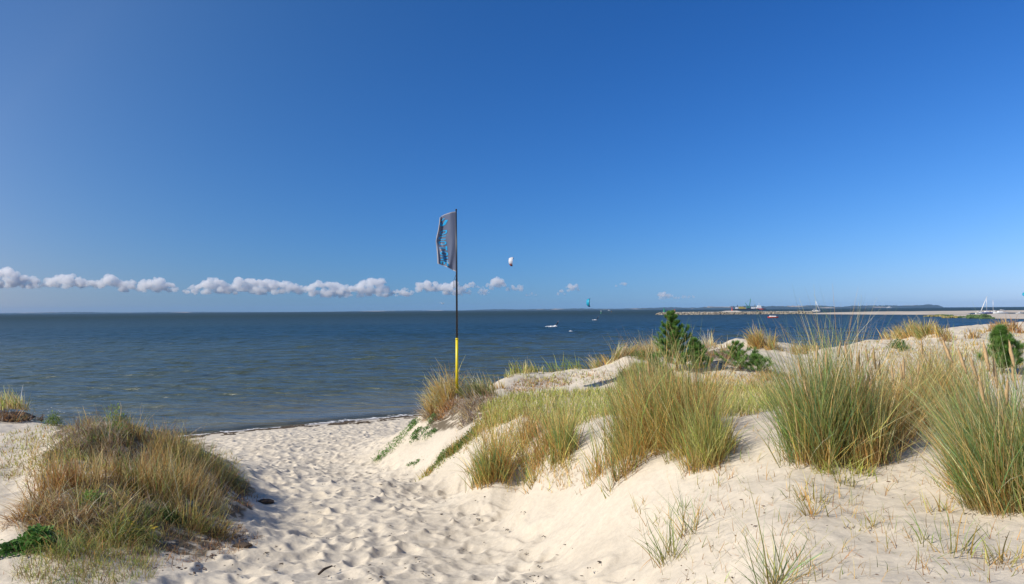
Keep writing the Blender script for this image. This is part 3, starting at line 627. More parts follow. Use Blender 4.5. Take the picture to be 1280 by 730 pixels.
def person(loc, yaw, pose, label, board=True):
    e = empty('person', loc, label, 'person'); e.rotation_euler = (0, 0, R(yaw))
    J = pose; ed = [('pelvis', 'chest'), ('chest', 'neck'), ('neck', 'head'), ('chest', 'lsh'), ('lsh', 'lel'), ('lel', 'lha'), ('chest', 'rsh'), ('rsh', 'rel'), ('rel', 'rha'),
        ('pelvis', 'lhip'), ('lhip', 'lkn'), ('lkn', 'lft'), ('lft', 'ltoe'), ('pelvis', 'rhip'), ('rhip', 'rkn'), ('rkn', 'rft'), ('rft', 'rtoe')]
    rad = dict(pelvis=.14, chest=.16, neck=.06, head=.10, lsh=.07, rsh=.07, lel=.045, rel=.045, lha=.035, rha=.035, lhip=.10, rhip=.10, lkn=.06, rkn=.06, lft=.045, rft=.045, ltoe=.035, rtoe=.035)
    ks = list(J); me = bpy.data.meshes.new('body'); me.from_pydata([J[k] for k in ks], [(ks.index(a), ks.index(b)) for a, b in ed], [])
    o = link('body', me, MSUIT, e); md = o.modifiers.new('skin', 'SKIN'); sv = me.skin_vertices[0].data
    for i, k in enumerate(ks): sv[i].radius = (rad[k], rad[k]); sv[i].use_root = (k == 'pelvis')
    o.modifiers.new('sub', 'SUBSURF').levels = 1; o.modifiers['sub'].render_levels = 2
    h = Vector(J['head']); bm = bmesh.new(); g = bmesh.ops.create_icosphere(bm, subdivisions=3, radius=.11)
    for v in g['verts']:
        v.co = Vector((v.co.x * .82, v.co.y * (.95 if v.co.z > 0 else .85), v.co.z * 1.2))
        if v.co.y < -.07 and abs(v.co.x) < .02 and -.04 < v.co.z < .03: v.co.y -= .025
        v.co += h + Vector((0, 0, .05))
    link('face', bm_mesh(bm, 'face'), MSKIN, e)
    bm = bmesh.new(); g = bmesh.ops.create_icosphere(bm, subdivisions=3, radius=.125)
    for v in g['verts']: v.co = Vector((v.co.x * .85, max(v.co.y, -.04) + .015, max(v.co.z, -.03) * 1.1)) + h + Vector((0, 0, .07))
    link('hair', bm_mesh(bm, 'hair'), MHAIR, e)
    return e
LEAN = dict(pelvis=(.35, 0, .62), chest=(.62, 0, 1.0), neck=(.74, 0, 1.2), head=(.8, 0, 1.32), lsh=(.6, -.2, 1.1), lel=(.42, -.22, .95), lha=(.2, -.12, 1.1), rsh=(.68, .2, 1.1), rel=(.45, .22, .95), rha=(.2, .12, 1.1),
            lhip=(.3, -.12, .58), lkn=(-.02, -.35, .5), lft=(-.1, -.38, .12), ltoe=(-.28, -.4, .08), rhip=(.35, .12, .58), rkn=(.2, .38, .45), rft=(.05, .4, .12), rtoe=(-.13, .42, .08))
def boardmesh(L, Wd):
    bm = bmesh.new(); prism(bm, [(L / 2 * math.cos(t) * (1 if abs(math.cos(t)) < .8 else .97), Wd / 2 * np.sign(math.sin(t)) * abs(math.sin(t)) ** .5) for t in np.linspace(0, 2 * math.pi, 24, endpoint=False)], 0, .04, 0, .97); return bm_mesh(bm, 'board')
def spray(c, L, h, wd, n, label=None):
    bm = bmesh.new()
    for k in range(n):
        t = random.random(); s = random.uniform(.03, .16) * (1.2 - .6 * t)
        g = bmesh.ops.create_icosphere(bm, subdivisions=1, radius=s)
        o_ = Vector((-L * t + L * .2, random.gauss(0, wd), abs(random.gauss(0, h * (1 - .6 * t)))))
        for v in g['verts']: v.co = Vector((v.co.x * 2.2, v.co.y * 1.5, v.co.z)) * random.uniform(.8, 1.2) + o_
    o = link('spray', bm_mesh(bm, 'spray'), simple('white_foam', (.8, .82, .84), .8), loc=c); tag(o, kind='stuff'); return o
r1 = PZ(694.0, 408.6, 0.0); person((r1[0], r1[1], .02), 0, LEAN, 'rider in black wetsuit leaning back on a kiteboard, nearer to the beach')
o = link('kiteboard', boardmesh(1.4, .42), MBOARD, loc=(r1[0] - .1, r1[1], .06)); tag(o, 'white kiteboard under the nearer rider in the spray', 'board')
spray((r1[0] - .3, r1[1] - .3, .02), 2.8, .16, .25, 80)
r2 = PZ(745.8, 400.1, 0.0); person((r2[0], r2[1], .02), 0, LEAN, 'tiny rider in dark clothes farther out, below the cyan kite')
o = link('kiteboard', boardmesh(1.4, .42), MBOARD, loc=(r2[0] - .1, r2[1], .06)); tag(o, 'pale kiteboard under the farther rider', 'board')
spray((r2[0] - .2, r2[1] - .4, .02), 2.2, .10, .3, 50)
p = PZ(713.5, 414.6, 0.0); spray((p[0], p[1], .0), .8, .03, .10, 14)
c = P(641.2, 328, 232); kite(c, 2.9, 180, 72, -8, -50, ([KW, KR, KN], [1, 0, 0, 0, 0, 2], 0, 0), 'white power kite with a red tip and dark lower edge, high over the water', (r1[0], r1[1], 1.1))
c = P(738.6, 378.5, 385); kite(c, 4.2, 150, 50, -5, -80, ([KC, KD], [0, 0, 0, 0, 1], 0, 1), 'cyan power kite low over the horizon, right of the flag', (r2[0], r2[1], 1.1))
c = P(1284.2, 370, 300); kite(c, 3.2, 170, 20, -10, 0, ([KC, KD], [0, 0, 0, 0, 0], 0, 1), 'cyan kite tip cut off by the right edge of the picture')

# gull
p = P(553, 379.5, 120); e = empty('seagull', p, 'white seagull gliding left of the flagpole above the horizon', 'bird'); bm = bmesh.new()
tube(bm, [(-.2, 0, 0), (-.1, 0, 0), (0.05, 0, .01), (.16, 0, .02), (.22, 0, .02)], [.01, .04, .055, .035, .012], 8)
for s in (1, -1):
    a = [bm.verts.new(v) for v in ((.08, s * .03, .03), (-.07, s * .03, .03), (-.03, s * .28, .13), (.07, s * .28, .13), (-.09, s * .58, .08))]
    bm.faces.new((a[0], a[1], a[2], a[3])); bm.faces.new((a[3], a[2], a[4]))
o = link('body', bm_mesh(bm, 'body'), MWHITE, e); o.modifiers.new('t', 'SOLIDIFY').thickness = .01; e.rotation_euler = (0, 0, R(50))

# ------------------------------------------------------------------ beach flag
YF = 17.0; base = height(np.array([P(571, 497, YF)[0]]), np.array([YF]))[0]
pb = P(571.2, 497, YF); fe = empty('beach_flag', (pb[0], YF, base), 'tall grey beach flag on a black pole with a yellow lower sleeve, in the dune', 'flag')
fe_l = np.array([pb[0], YF, base])
def L(px, py, dy=0.0): return P(px, py, YF + dy) - fe_l
MPOLE = simple('black_pole', (.012, .012, .016), .35); MSLV = simple('yellow_sleeve', (.75, .60, .015), .4, var=.05)
bm = bmesh.new(); tube(bm, [(0, 0, -.35), L(571.2, 423.5)], [.024, .024], 12); tube(bm, [L(571.2, 423.4), L(570.8, 340), L(570.2, 262.5)], [.021, .019, .014], 12); link('pole', bm_mesh(bm, 'pole'), MPOLE, fe)
bm = bmesh.new(); a_, b2 = L(571.2, 491.5), L(571.2, 424.3); tube(bm, [a_, b2], .030, 14); tube(bm, [b2, b2 + np.array([0, 0, .03])], [.035, .033], 14); link('yellow_sleeve', bm_mesh(bm, 'yellow_sleeve'), MSLV, fe)
bm = bmesh.new(); tube(bm, [L(570.2, 262.8), L(570.2, 261.2)], [.022, .018], 10); link('top_cap', bm_mesh(bm, 'top_cap'), MPOLE, fe)
bm = bmesh.new(); tube(bm, [L(571, 341, -.03), L(568.5, 347, -.05), L(566.8, 352, -.05), L(566.6, 358, -.04), L(567.2, 361, -.04)], .004, 5); tube(bm, [L(571, 345, -.03), L(568.6, 352, -.06), L(568.4, 360, -.05)], .004, 5); link('cord', bm_mesh(bm, 'cord'), MDARK, fe)
def curve(pts_, t): 
    ts = np.linspace(0, 1, len(pts_)); return np.interp(t, ts, [p_[0] for p_ in pts_]), np.interp(t, ts, [p_[1] for p_ in pts_])
TOP = [(570.3, 264.2), (565, 264.8), (560, 266.4), (555, 268.2), (552, 270), (549.6, 271.8)]
BOT = [(571.0, 340.0), (566, 337.8), (561, 335), (556, 332.8), (551, 331), (546.8, 329.5)]
LEF = [(549.6, 271.8), (548.8, 279), (547.6, 287), (545.8, 295), (544.6, 302), (545.6, 309), (546.2, 317), (546.6, 324), (546.8, 329.5)]
def flag(u, v, off=0.0):
    # u: 0 pole .. 1 free edge, v: 0 top .. 1 bottom (Coons patch with folds towards the viewer)
    tx, ty = curve(TOP, u); bx, by = curve(BOT, u); lx, ly = curve(LEF, v); rx, ry = 570.3 + .7 * v, 264.2 + 75.8 * v
    x = (1 - v) * tx + v * bx + (1 - u) * rx + u * lx - ((1 - v) * ((1 - u) * 570.3 + u * 549.6) + v * ((1 - u) * 571 + u * 546.8))
    y = (1 - v) * ty + v * by + (1 - u) * ry + u * ly - ((1 - v) * ((1 - u) * 264.2 + u * 271.8) + v * ((1 - u) * 340 + u * 329.5))
    fold = .05 * math.sin(u * 4.2 + 1.0) + .055 * u * math.sin(5.0 * u + 3.5 * v + .6) + .05 * max(0, v - .35) * math.sin(15 * (u + .55 * (1 - v)) + 1.5) + .13 * math.exp(-((u - (1.05 - .75 * (v - .3))) / .12) ** 2) * max(0, v - .3)
    fold += .045 * math.exp(-((u - .93) / .07) ** 2) * (1 + math.sin(9 * v))
    d = -.16 * u + fold * (0.15 + min(1, u * 3))
    return L(x, y, -d - off)
nu, nv = 34, 70; V = [flag(i / nu, j / nv) for j in range(nv + 1) for i in range(nu + 1)]; Q = [(j * (nu + 1) + i, j * (nu + 1) + i + 1, (j + 1) * (nu + 1) + i + 1, (j + 1) * (nu + 1) + i) for j in range(nv) for i in range(nu)]
mi = [1 if (i >= nu - 2 or j == 0 or j >= nv - 1) else 0 for j in range(nv) for i in range(nu)]
def clothmat(name, c, tr_, rough=.45):
    m_ = cloth(name, c); m_.node_tree.nodes['Mix Shader'].inputs[0].default_value = tr_; m_.node_tree.nodes['Principled BSDF'].inputs['Roughness'].default_value = rough; return m_
MFLAG = clothmat('slate_grey_flag', (.135, .165, .245), .35, .4); MHEM = clothmat('pale_hem', (.42, .41, .43), .3)
MPRINT = clothmat('blue_print', (.03, .50, .95), .45)
# printed lettering: strokes laid onto the cloth, reading downwards
S = []   # (list of quads in letter space) s = along the word 0..1 per letter, q = across (0 = foot of the letters, 1 = their head)
def stroke(pts_, wd=.2): return ('s', pts_, wd)
def rnd(cx0, cx1, n=5): return None
O_ = [(0.12,.30),(0.12,.70),(.25,.90),(.40,.92),(.60,.92),(.75,.90),(.88,.70),(.88,.30),(.75,.10),(.60,.08),(.40,.08),(.25,.10),(0.12,.30)]
GL = {'D': [[(.12,.08),(.12,.92),(.55,.92),(.78,.80),(.88,.55),(.88,.45),(.78,.20),(.55,.08),(.12,.08)]], 'U': [[(.12,.95),(.12,.35),(.25,.13),(.42,.08),(.58,.08),(.75,.13),(.88,.35),(.88,.95)]],
      'O': [O_], 'T': [[(.02,.92),(.98,.92)], [(.5,.92),(.5,.0)]], 'N': [[(.12,.0),(.12,1.0)], [(.12,.92),(.88,.08)], [(.88,.0),(.88,1.0)]], 'E': [[(.92,.92),(.12,.92),(.12,.08),(.92,.08)], [(.12,.5),(.8,.5)]]}
V2, Q2 = [], []
def ribbon(pl, wd, tx):
    pl2 = []
    for a, c_ in zip(pl[:-1], pl[1:]):
        k = max(1, int(math.hypot(c_[0] - a[0], c_[1] - a[1]) / .12))
        pl2 += [(a[0] + (c_[0] - a[0]) * i / k, a[1] + (c_[1] - a[1]) * i / k) for i in range(k)]
    pl2.append(pl[-1]); n0 = len(V2); closed = math.hypot(pl[0][0] - pl[-1][0], pl[0][1] - pl[-1][1]) < 1e-6
    for i, p_ in enumerate(pl2):
        a = pl2[i - 1] if i else (pl2[-2] if closed else p_); c_ = pl2[i + 1] if i < len(pl2) - 1 else (pl2[1] if closed else p_)
        dx, dy = c_[0] - a[0], c_[1] - a[1]; l_ = math.hypot(dx, dy) or 1; nx, ny = -dy / l_ * wd / 2, dx / l_ * wd / 2
        for s_ in (1, -1): V2.append(tx(p_[0] + nx * s_, p_[1] + ny * s_))
    for i in range(len(pl2) - 1): Q2.append((n0 + 2 * i, n0 + 2 * i + 1, n0 + 2 * i + 3, n0 + 2 * i + 2))
v0, dv_, gap = .295, .079, .0215
for k, ch in enumerate('DUOTONE'):
    vs = v0 + k * (dv_ + gap)
    for pl in GL[ch]:
        ribbon(pl, .19, lambda s_, q_, vs=vs: flag(.81 - .38 * q_ + .02 * math.sin(k), min(.992, vs + dv_ * s_), .012))
# chevron emblem above the word
for pl in ([(-.05, 1.0), (1.0, .62), (1.0, .25), (-.05, .02)][1:3] and [[(.0, .98), (.95, .66)], [(.95, .66), (.95, .26)], [(.95, .26), (.15, .0)]]):
    ribbon(pl, .36, lambda s_, q_: flag(.88 - .42 * q_, .118 + .085 * s_, .012))
ribbon([(.0, .8), (.35, .45), (.3, .1)], .26, lambda s_, q_: flag(.90 - .40 * q_, .075 + .06 * s_, .014))
n0 = len(V); V = V + V2; Q = Q + [tuple(a + n0 for a in q) for q in Q2]; mi += [2] * len(Q2)
link('flag_cloth', np_mesh('flag_cloth', V, Q, mi=mi, smooth=True), [MFLAG, MHEM, MPRINT], fe)

# ------------------------------------------------------------------ clouds (well beyond and above the haze)

m = bpy.data.materials.new('cloud_vapour'); m.use_nodes = True; nt = m.node_tree; nt.nodes.remove(nt.nodes['Principled BSDF'])
pv = nt.nodes.new('ShaderNodeVolumePrincipled'); pv.inputs['Color'].default_value = (.995, .998, 1, 1); pv.inputs['Density'].default_value = .0115; pv.inputs['Anisotropy'].default_value = .1
nt.links.new(pv.outputs[0], nt.nodes['Material Output'].inputs['Volume']); MCLOUD = m
YC = 15000.0; SPX = YC / FPX
tex = bpy.data.textures.new('cloud_lumps', 'CLOUDS'); tex.noise_scale = 75; tex.noise_depth = 4
tex2 = bpy.data.textures.new('cloud_fine', 'CLOUDS'); tex2.noise_scale = 34; tex2.noise_depth = 4
def cloud(prof, bot, label, seed=0):
    # prof: (px, top py) points; bot: py of the flat underside
    rs = random.Random(seed); bm = bmesh.new()
    px0, px1 = prof[0][0], prof[-1][0]; cx_ = (px0 + px1) / 2; o_ = P(cx_, bot, YC)
    n_p = max(7, int((px1 - px0) * 1.25))
    for k in range(n_p):
        x = rs.uniform(px0, px1); top = float(np.interp(x, [q[0] for q in prof], [q[1] for q in prof])); hpx = max(bot - top, 1.2)
        r_ = min(max(.9, hpx * rs.uniform(.11, .31)), 4.6); py = bot - r_ * .5 - (hpx - r_ * 1.3) * rs.random() ** .9 if hpx > r_ * 1.3 else bot - hpx * .5
        c_ = P(x, py, YC + rs.uniform(-6, 6) * SPX) - o_; g = bmesh.ops.create_icosphere(bm, subdivisions=3, radius=r_ * SPX)
        for v in g['verts']: v.co = Vector((v.co.x * 1.15, v.co.y, v.co.z * (1 if v.co.z > 0 else .6))) + Vector(c_)
    o = link('cloud', bm_mesh(bm, 'cloud'), MCLOUD, loc=o_)
    rm = o.modifiers.new('r', 'REMESH'); rm.mode = 'VOXEL'; rm.voxel_size = 9.5; rm.use_smooth_shade = True
    for t_, s_ in ((tex, 50), (tex2, 50)):
        d = o.modifiers.new('d', 'DISPLACE'); d.texture = t_; d.texture_coords = 'LOCAL'; d.strength = s_; d.mid_level = .5
    o.visible_shadow = True
    tag(o, label, 'cloud', 'cumulus clouds low over the sea'); return o
cloud([(-30,340),(0,335),(14,334),(24,343),(38,344),(52,350),(70,342),(90,342),(108,349),(122,350),(135,343),(142,344),(156,352)], 361, 'longest bank of white cumulus at the far left, grey underneath', 1)
cloud([(150,351),(163,350),(175,350),(190,349),(198,345),(208,348),(215,353),(222,358)], 365.5, 'short white cumulus right of the long left bank', 2)
cloud([(228,362),(240,357),(250,352),(262,347),(275,348),(286,353),(292,352),(297,346),(310,344),(330,347),(345,349),(360,352),(385,358),(392,361)], 368.5, 'broad cumulus bank between the left cloud and the flag, with two domes', 3)
cloud([(388,356),(398,350),(410,352),(420,353),(430,356),(445,355),(455,350),(466,347),(478,348),(484,358)], 372.5, 'cumulus with a tall right dome, second cloud left of the flag', 4)
cloud([(484,366),(492,362),(500,360),(508,358),(516,364)], 370.5, 'small ragged cloud just left of the flagpole', 5)
cloud([(521,354),(530,352),(540,349),(548,352),(556,360),(558,365)], 366.5, 'small domed cumulus beside the pole on its left', 6)
cloud([(555,352),(562,350),(569,351),(575,356),(585,360),(592,366)], 369.5, 'pale cumulus passing behind the flagpole', 7)
cloud([(580,354),(586,352),(594,352),(600,356)], 360.5, 'small flat cloud immediately right of the flagpole', 8)
cloud([(598,364),(605,358),(612,362),(613,366)], 369.5, 'little white puff under the tallest cumulus', 9)
cloud([(604,358),(612,352),(616,347),(622,344.5),(628,347),(631,354)], 361.5, 'tallest white cumulus dome right of the flagpole', 10)
cloud([(632,360),(638,356),(645,355),(652,356)], 364, 'wispy cloud right of the tallest dome', 11)
cloud([(697,364),(702,360),(706,364)], 369, 'small puff at the left of the pair above the cyan kite', 12)
cloud([(708,358),(712,354),(718,352.5),(723,357)], 365, 'rounder white puff of the pair left of the cyan kite', 13)
cloud([(822,368),(826,364),(832,365),(842,368),(846,371)], 374.5, 'small white cloud above the breakwater tip', 14)
cloud([(770,356),(777,352),(783,353)], 358, 'faint thin cloud in the gap above the far hills', 15)
cloud([(848,371),(856,368),(868,370)], 373, 'faint flat wisp right of the cloud above the breakwater', 16)
cloud([(657,368),(664,364.6),(671,368)], 369.5, 'tiny low puff between the flag and the cyan kite', 17)

# ------------------------------------------------------------------ haze
HAZE = 1
if HAZE:
    m = bpy.data.materials.new('haze'); m.use_nodes = True; nt = m.node_tree; nt.nodes.remove(nt.nodes['Principled BSDF'])
    pv = nt.nodes.new('ShaderNodeVolumePrincipled'); pv.inputs['Color'].default_value = (.36, .62, 1.0, 1); pv.inputs['Density'].default_value = 4.5e-5; pv.inputs['Anisotropy'].default_value = 0.0
    nt.links.new(pv.outputs[0], nt.nodes['Material Output'].inputs['Volume'])
    bm = bmesh.new(); g = bmesh.ops.create_cube(bm, size=1)
    for v in g['verts']: v.co = Vector((v.co.x * 24000, v.co.y * 14600 + 3900, v.co.z * 78.5 + 32.75))
    tag(link('haze', bm_mesh(bm, 'haze'), m), kind='stuff')
# ------------------------------------------------------------------ vegetation
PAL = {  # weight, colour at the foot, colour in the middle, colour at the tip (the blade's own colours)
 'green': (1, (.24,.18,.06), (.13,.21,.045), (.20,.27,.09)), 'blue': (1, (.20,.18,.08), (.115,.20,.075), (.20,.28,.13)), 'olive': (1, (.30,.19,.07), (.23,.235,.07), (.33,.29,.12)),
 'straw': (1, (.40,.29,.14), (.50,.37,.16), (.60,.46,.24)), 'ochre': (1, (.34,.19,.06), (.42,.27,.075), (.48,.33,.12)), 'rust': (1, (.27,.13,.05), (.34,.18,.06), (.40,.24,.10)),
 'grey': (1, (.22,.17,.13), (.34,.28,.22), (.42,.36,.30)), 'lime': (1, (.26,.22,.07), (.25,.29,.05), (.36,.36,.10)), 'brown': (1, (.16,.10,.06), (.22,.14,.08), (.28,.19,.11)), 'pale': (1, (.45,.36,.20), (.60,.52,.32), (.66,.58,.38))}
def blades(root, h, az, lean, bend, wid, mix, seg=5, jitter=.30, bunch=None, cm=1.0):
    n = len(root); t = np.linspace(0, 1, seg + 1)
    ang = lean[:, None] + bend[:, None] * (t[None] ** 1.4)
    ds = h[:, None] / seg
    dx = np.sin(ang) * ds; dz = np.cos(ang) * ds
    hx = np.concatenate([np.zeros((n, 1)), np.cumsum((dx[:, :-1] + dx[:, 1:]) / 2, 1)], 1); hz = np.concatenate([np.zeros((n, 1)), np.cumsum((dz[:, :-1] + dz[:, 1:]) / 2, 1)], 1)
    az2 = az[:, None] + rng.normal(0, .35, n)[:, None] * t[None] ** 2
    Pp = np.stack([root[:, None, 0] + hx * np.cos(az2), root[:, None, 1] + hx * np.sin(az2), root[:, None, 2] + hz], -1)
    wa = rng.uniform(0, math.pi, n); wd = np.stack([np.cos(wa), np.sin(wa), np.zeros(n)], -1)
    wt_ = (wid[:, None] * .5 * np.maximum(1 - t[None] ** 2.2, .10))[..., None]
    A_ = Pp - wd[:, None] * wt_; B_ = Pp + wd[:, None] * wt_
    V = np.stack([A_, B_], 2).reshape(-1, 3)
    base = (np.arange(n) * (seg + 1) * 2)[:, None] + (np.arange(seg) * 2)[None]
    Q = np.stack([base, base + 1, base + 3, base + 2], -1).reshape(-1, 4)
    ks = list(mix); pr = np.array([mix[k] for k in ks], float); pr /= pr.sum(); ch = rng.choice(len(ks), n, p=pr)
    if bunch is not None: ch = np.where(rng.random(n) < .5, rng.choice(len(ks), bunch.max() + 1, p=pr)[bunch], ch)
    c3 = np.array([PAL[k][1:] for k in ks])[ch]                      # n,3,3
    c3 = c3 * np.exp(rng.normal(0, jitter, (n, 1, 1))) * np.exp(rng.normal(0, .05, (n, 1, 3)))
    tt = t[None, :, None]
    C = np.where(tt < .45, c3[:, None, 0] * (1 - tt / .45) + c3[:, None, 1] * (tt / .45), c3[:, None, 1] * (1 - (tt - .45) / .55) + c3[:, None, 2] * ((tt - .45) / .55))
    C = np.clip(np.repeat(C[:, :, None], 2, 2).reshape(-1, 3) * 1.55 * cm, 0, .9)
    return V, Q, C
class Pile:
    def __init__(s): s.V, s.Q, s.C, s.n = [], [], [], 0
    def add(s, v, q, c): s.V.append(v); s.Q.append(q + s.n); s.C.append(c); s.n += len(v)
    def mesh(s, name, loc): return np_mesh(name, np.vstack(s.V) - np.asarray(loc), np.vstack(s.Q), np.vstack(s.C))
WIND = math.pi                                   # the wind bends the grass towards -X
def tuft(pile, x, y, rad, h, n, mix, lean=.30, spread=.22, bend=.45, wind=.18, wid=None, seg=5, waz=WIND, squash=1.0, sink=.02, strays=.10, cm=1.0, thatch=.0, hv=.16):
    dist = math.hypot(x, y); w0 = wid or max(.0052, dist * .00082)
    a = rng.uniform(0, 2 * math.pi, n); r_ = rad * np.sqrt(rng.random(n)) * (1 + .15 * rng.normal(size=n))
    k = max(3, n // 28); cc = rng.integers(0, k, n)               # shoots grow in small bunches
    ca = rng.uniform(0, 2 * math.pi, k); cr_ = rad * np.sqrt(rng.random(k)); br = .035 + rad * .10
    bl = np.minimum(np.exp(rng.normal(0, hv, k)), 1.12 + hv * .4)[cc]; bx_ = rng.normal(0, .13, k)[cc]; by_ = rng.normal(0, .13, k)[cc]
    X = x + cr_[cc] * np.cos(ca[cc]) + rng.normal(0, br, n); Y = y + (cr_[cc] * np.sin(ca[cc])) * squash + rng.normal(0, br, n)
    Z = height(X, Y) - sink
    out = np.arctan2(Y - y, X - x) + rng.normal(0, 1.2, n); rel = np.hypot(X - x, Y - y) / max(rad, .05)
    ln = np.abs(rng.normal(0, spread, n)) + lean * .22 * rel; stray = rng.random(n) < strays; ln = np.where(stray, ln + rng.uniform(.2, .7, n), ln)
    vx = np.sin(ln) * np.cos(out) + wind * math.cos(waz) + bx_; vy = np.sin(ln) * np.sin(out) + wind * math.sin(waz) + by_
    az = np.arctan2(vy, vx); l2 = np.clip(np.hypot(vx, vy), 0, 1.25)
    hh_ = h * bl * np.where(stray, .8, 1) * np.clip(rng.normal(.76, .20, n), .2, 1.08) * (1 - .22 * np.clip(rel, 0, 1.4) ** 2)
    bd = bend * np.abs(rng.normal(.8, .5, n))
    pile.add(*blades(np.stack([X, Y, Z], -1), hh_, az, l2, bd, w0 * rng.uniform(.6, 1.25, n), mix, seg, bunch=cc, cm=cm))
    if thatch:
        m_ = int(n * thatch); i_ = rng.integers(0, n, m_); a_ = rng.uniform(0, 6.28, m_)
        pile.add(*blades(np.stack([X, Y, Z], -1)[i_], h * rng.uniform(.15, .5, m_), a_, rng.uniform(.3, 1.2, m_), rng.uniform(0, .8, m_), w0 * rng.uniform(.6, 1.2, m_), dict(straw=3, pale=2, ochre=2, rust=2), 4))
def seedhead_mesh(s):
    r_ = random.Random(s); bm = bmesh.new(); n = 9; L_ = .17
    pts_ = [(r_.uniform(-.002, .002) + .012 * (i / n) ** 2, 0, L_ * i / n) for i in range(n + 1)]
    tube(bm, pts_, [.0022 + .0082 * math.sin(math.pi * min(1, (i / n) * 1.02 + .04)) ** .6 for i in range(n)] + [.001], 6)
    for k in range(60):
        t = r_.random() ** .9; z = L_ * t; a = r_.uniform(0, 6.28); R_ = .0055 * math.sin(math.pi * min(.97, t + .06)) ** .6; d = Vector((math.cos(a), math.sin(a), 0))
        p0 = Vector((.012 * t * t, 0, z)) + d * R_; p1 = p0 + d * .0045 + Vector((0, 0, .016)); s_ = d.cross(Vector((0, 0, 1))) * .0022
        bm.faces.new([bm.verts.new(v) for v in (p0 - s_, p0 + s_, p1)])
    tube(bm, [(0, 0, -.45), (0, 0, 0)], [.0016, .0016], 4)
    return bm_mesh(bm, 'seed_head')
MSEED = simple('seed_head', (.50, .345, .175), .9, var=.18, scale=60); SEEDS = [seedhead_mesh(i) for i in range(5)]
for s_ in SEEDS: s_.materials.append(MSEED)
def seedheads(parent, spots, h, wind=.12, sc=1.0):
    for px, py in spots:
        x, y = parent.location.x, parent.location.y
        d = ray(px, py); Yp = y + random.uniform(-.15, .2); p = CAMP + d * (Yp / d[1])          # the tip grows at about this spot within the tuft
        o = bpy.data.objects.new('seed_head', random.choice(SEEDS)); COL.objects.link(o); o.parent = parent
        o.location = (p[0] - parent.location.x, p[1] - parent.location.y, p[2] - parent.location.z - .17 * sc)
        o.rotation_euler = (random.gauss(0, .10), -wind + random.gauss(0, .10), random.uniform(0, 6.28) * 0); k = sc * random.uniform(.8, 1.15); o.scale = (k, k, k)
def tussock(name, label, subs, mix, cat='grass tussock', group=None, seeds=(), seed_sc=1.0, seed_wind=.12, **kw):
    """subs: (px, py, radius m, height m, number of blades [, overrides])"""
    pl = Pile(); g0 = G(subs[0][0], subs[0][1])
    for s in subs:
        g = G(s[0], s[1]); k = dict(kw); k.update(s[5] if len(s) > 5 else {}); mx_ = k.pop('mix', mix)
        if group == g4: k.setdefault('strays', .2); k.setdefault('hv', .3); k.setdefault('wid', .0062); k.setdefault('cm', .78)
        if group == g1: k.setdefault('thatch', .14); k.setdefault('strays', .13)
        tuft(pl, g[0], g[1], s[2] * (.88 if group == g1 else 1.05), s[3] * (.95 if group == g4 else .95 if group == g1 else 1), int(s[4] * (.44 if group == g4 else .50)), mx_, **k)
    me = pl.mesh(name, g0); o = link(name, me, MGRASS, loc=g0); tag(o, label, cat, group)
    if seeds: seedheads(o, seeds, 1, seed_wind, seed_sc)
    return o
T = tussock
MIXG = dict(green=3, blue=3, olive=2, straw=1.5, ochre=1); MIXC = dict(olive=3, ochre=3.2, rust=1.4, green=1.6, straw=1.2, blue=.7); MIXO = dict(ochre=4, straw=2, rust=2, olive=2, green=.7)
MIXD = dict(straw=4, ochre=2, olive=1.5, pale=1.5)
import time; _t0=time.time()
g1 = 'marram tussocks on the right-hand dune'; g4 = 'tufts on the left-hand mound'
# central clump
T('grass_tussock', 'widest central tussock of orange and green marram in front of the pine tree',
  [(800,560,.28,1.02,900), (765,578,.20,.88,600,dict(mix=MIXG)), (785,586,.18,.7,420), (822,556,.30,1.12,1000), (848,552,.30,1.15,950), (872,545,.24,1.05,520,dict(mix=MIXO)), (810,530,.34,.95,650), (850,530,.4,1.0,600)],
  MIXC, group=g1, lean=.26, spread=.17, bend=.35, wind=.09, seeds=[(812,452),(836,462),(800,466)], seed_sc=.8)
T('grass_tussock', 'finer yellow-green tussock leaning on the right flank of the central clump',
  [(880,582,.15,.66,620), (888,572,.17,.72,520), (872,566,.2,.8,520), (895,560,.12,.55,220)], dict(olive=4, lime=2.4, green=2, ochre=1.6), group=g1, lean=.4, spread=.2, bend=.4, wind=.02)
T('grass_tussock', 'ochre and green tussock lowest on the slope, left of the other dune clumps',
  [(614,592,.22,.80,560), (606,602,.16,.66,420), (628,585,.24,.84,420), (622,598,.12,.5,200)], dict(olive=3, green=2.5, ochre=3, blue=1.5, rust=1), group=g1, lean=.36, spread=.2, bend=.45, wind=.06)
T('grass_tussock', 'loose orange-brown tussock between the lowest clump and the central clump',
  [(676,566,.3,.72,520), (660,552,.3,.66,380), (690,560,.26,.74,420), (702,574,.12,.66,260,dict(mix=MIXG)), (650,562,.2,.5,160)], dict(ochre=4, rust=2, olive=3, straw=1, green=1), group=g1, lean=.34, spread=.2, bend=.4, wind=.04)
T('grass_tussock', 'green tuft standing at the right end of the loose orange-brown tussock', [(707,568,.1,.72,280), (700,560,.14,.7,240)], dict(green=3, olive=3, ochre=2), group=g1, lean=.3, wind=.02)
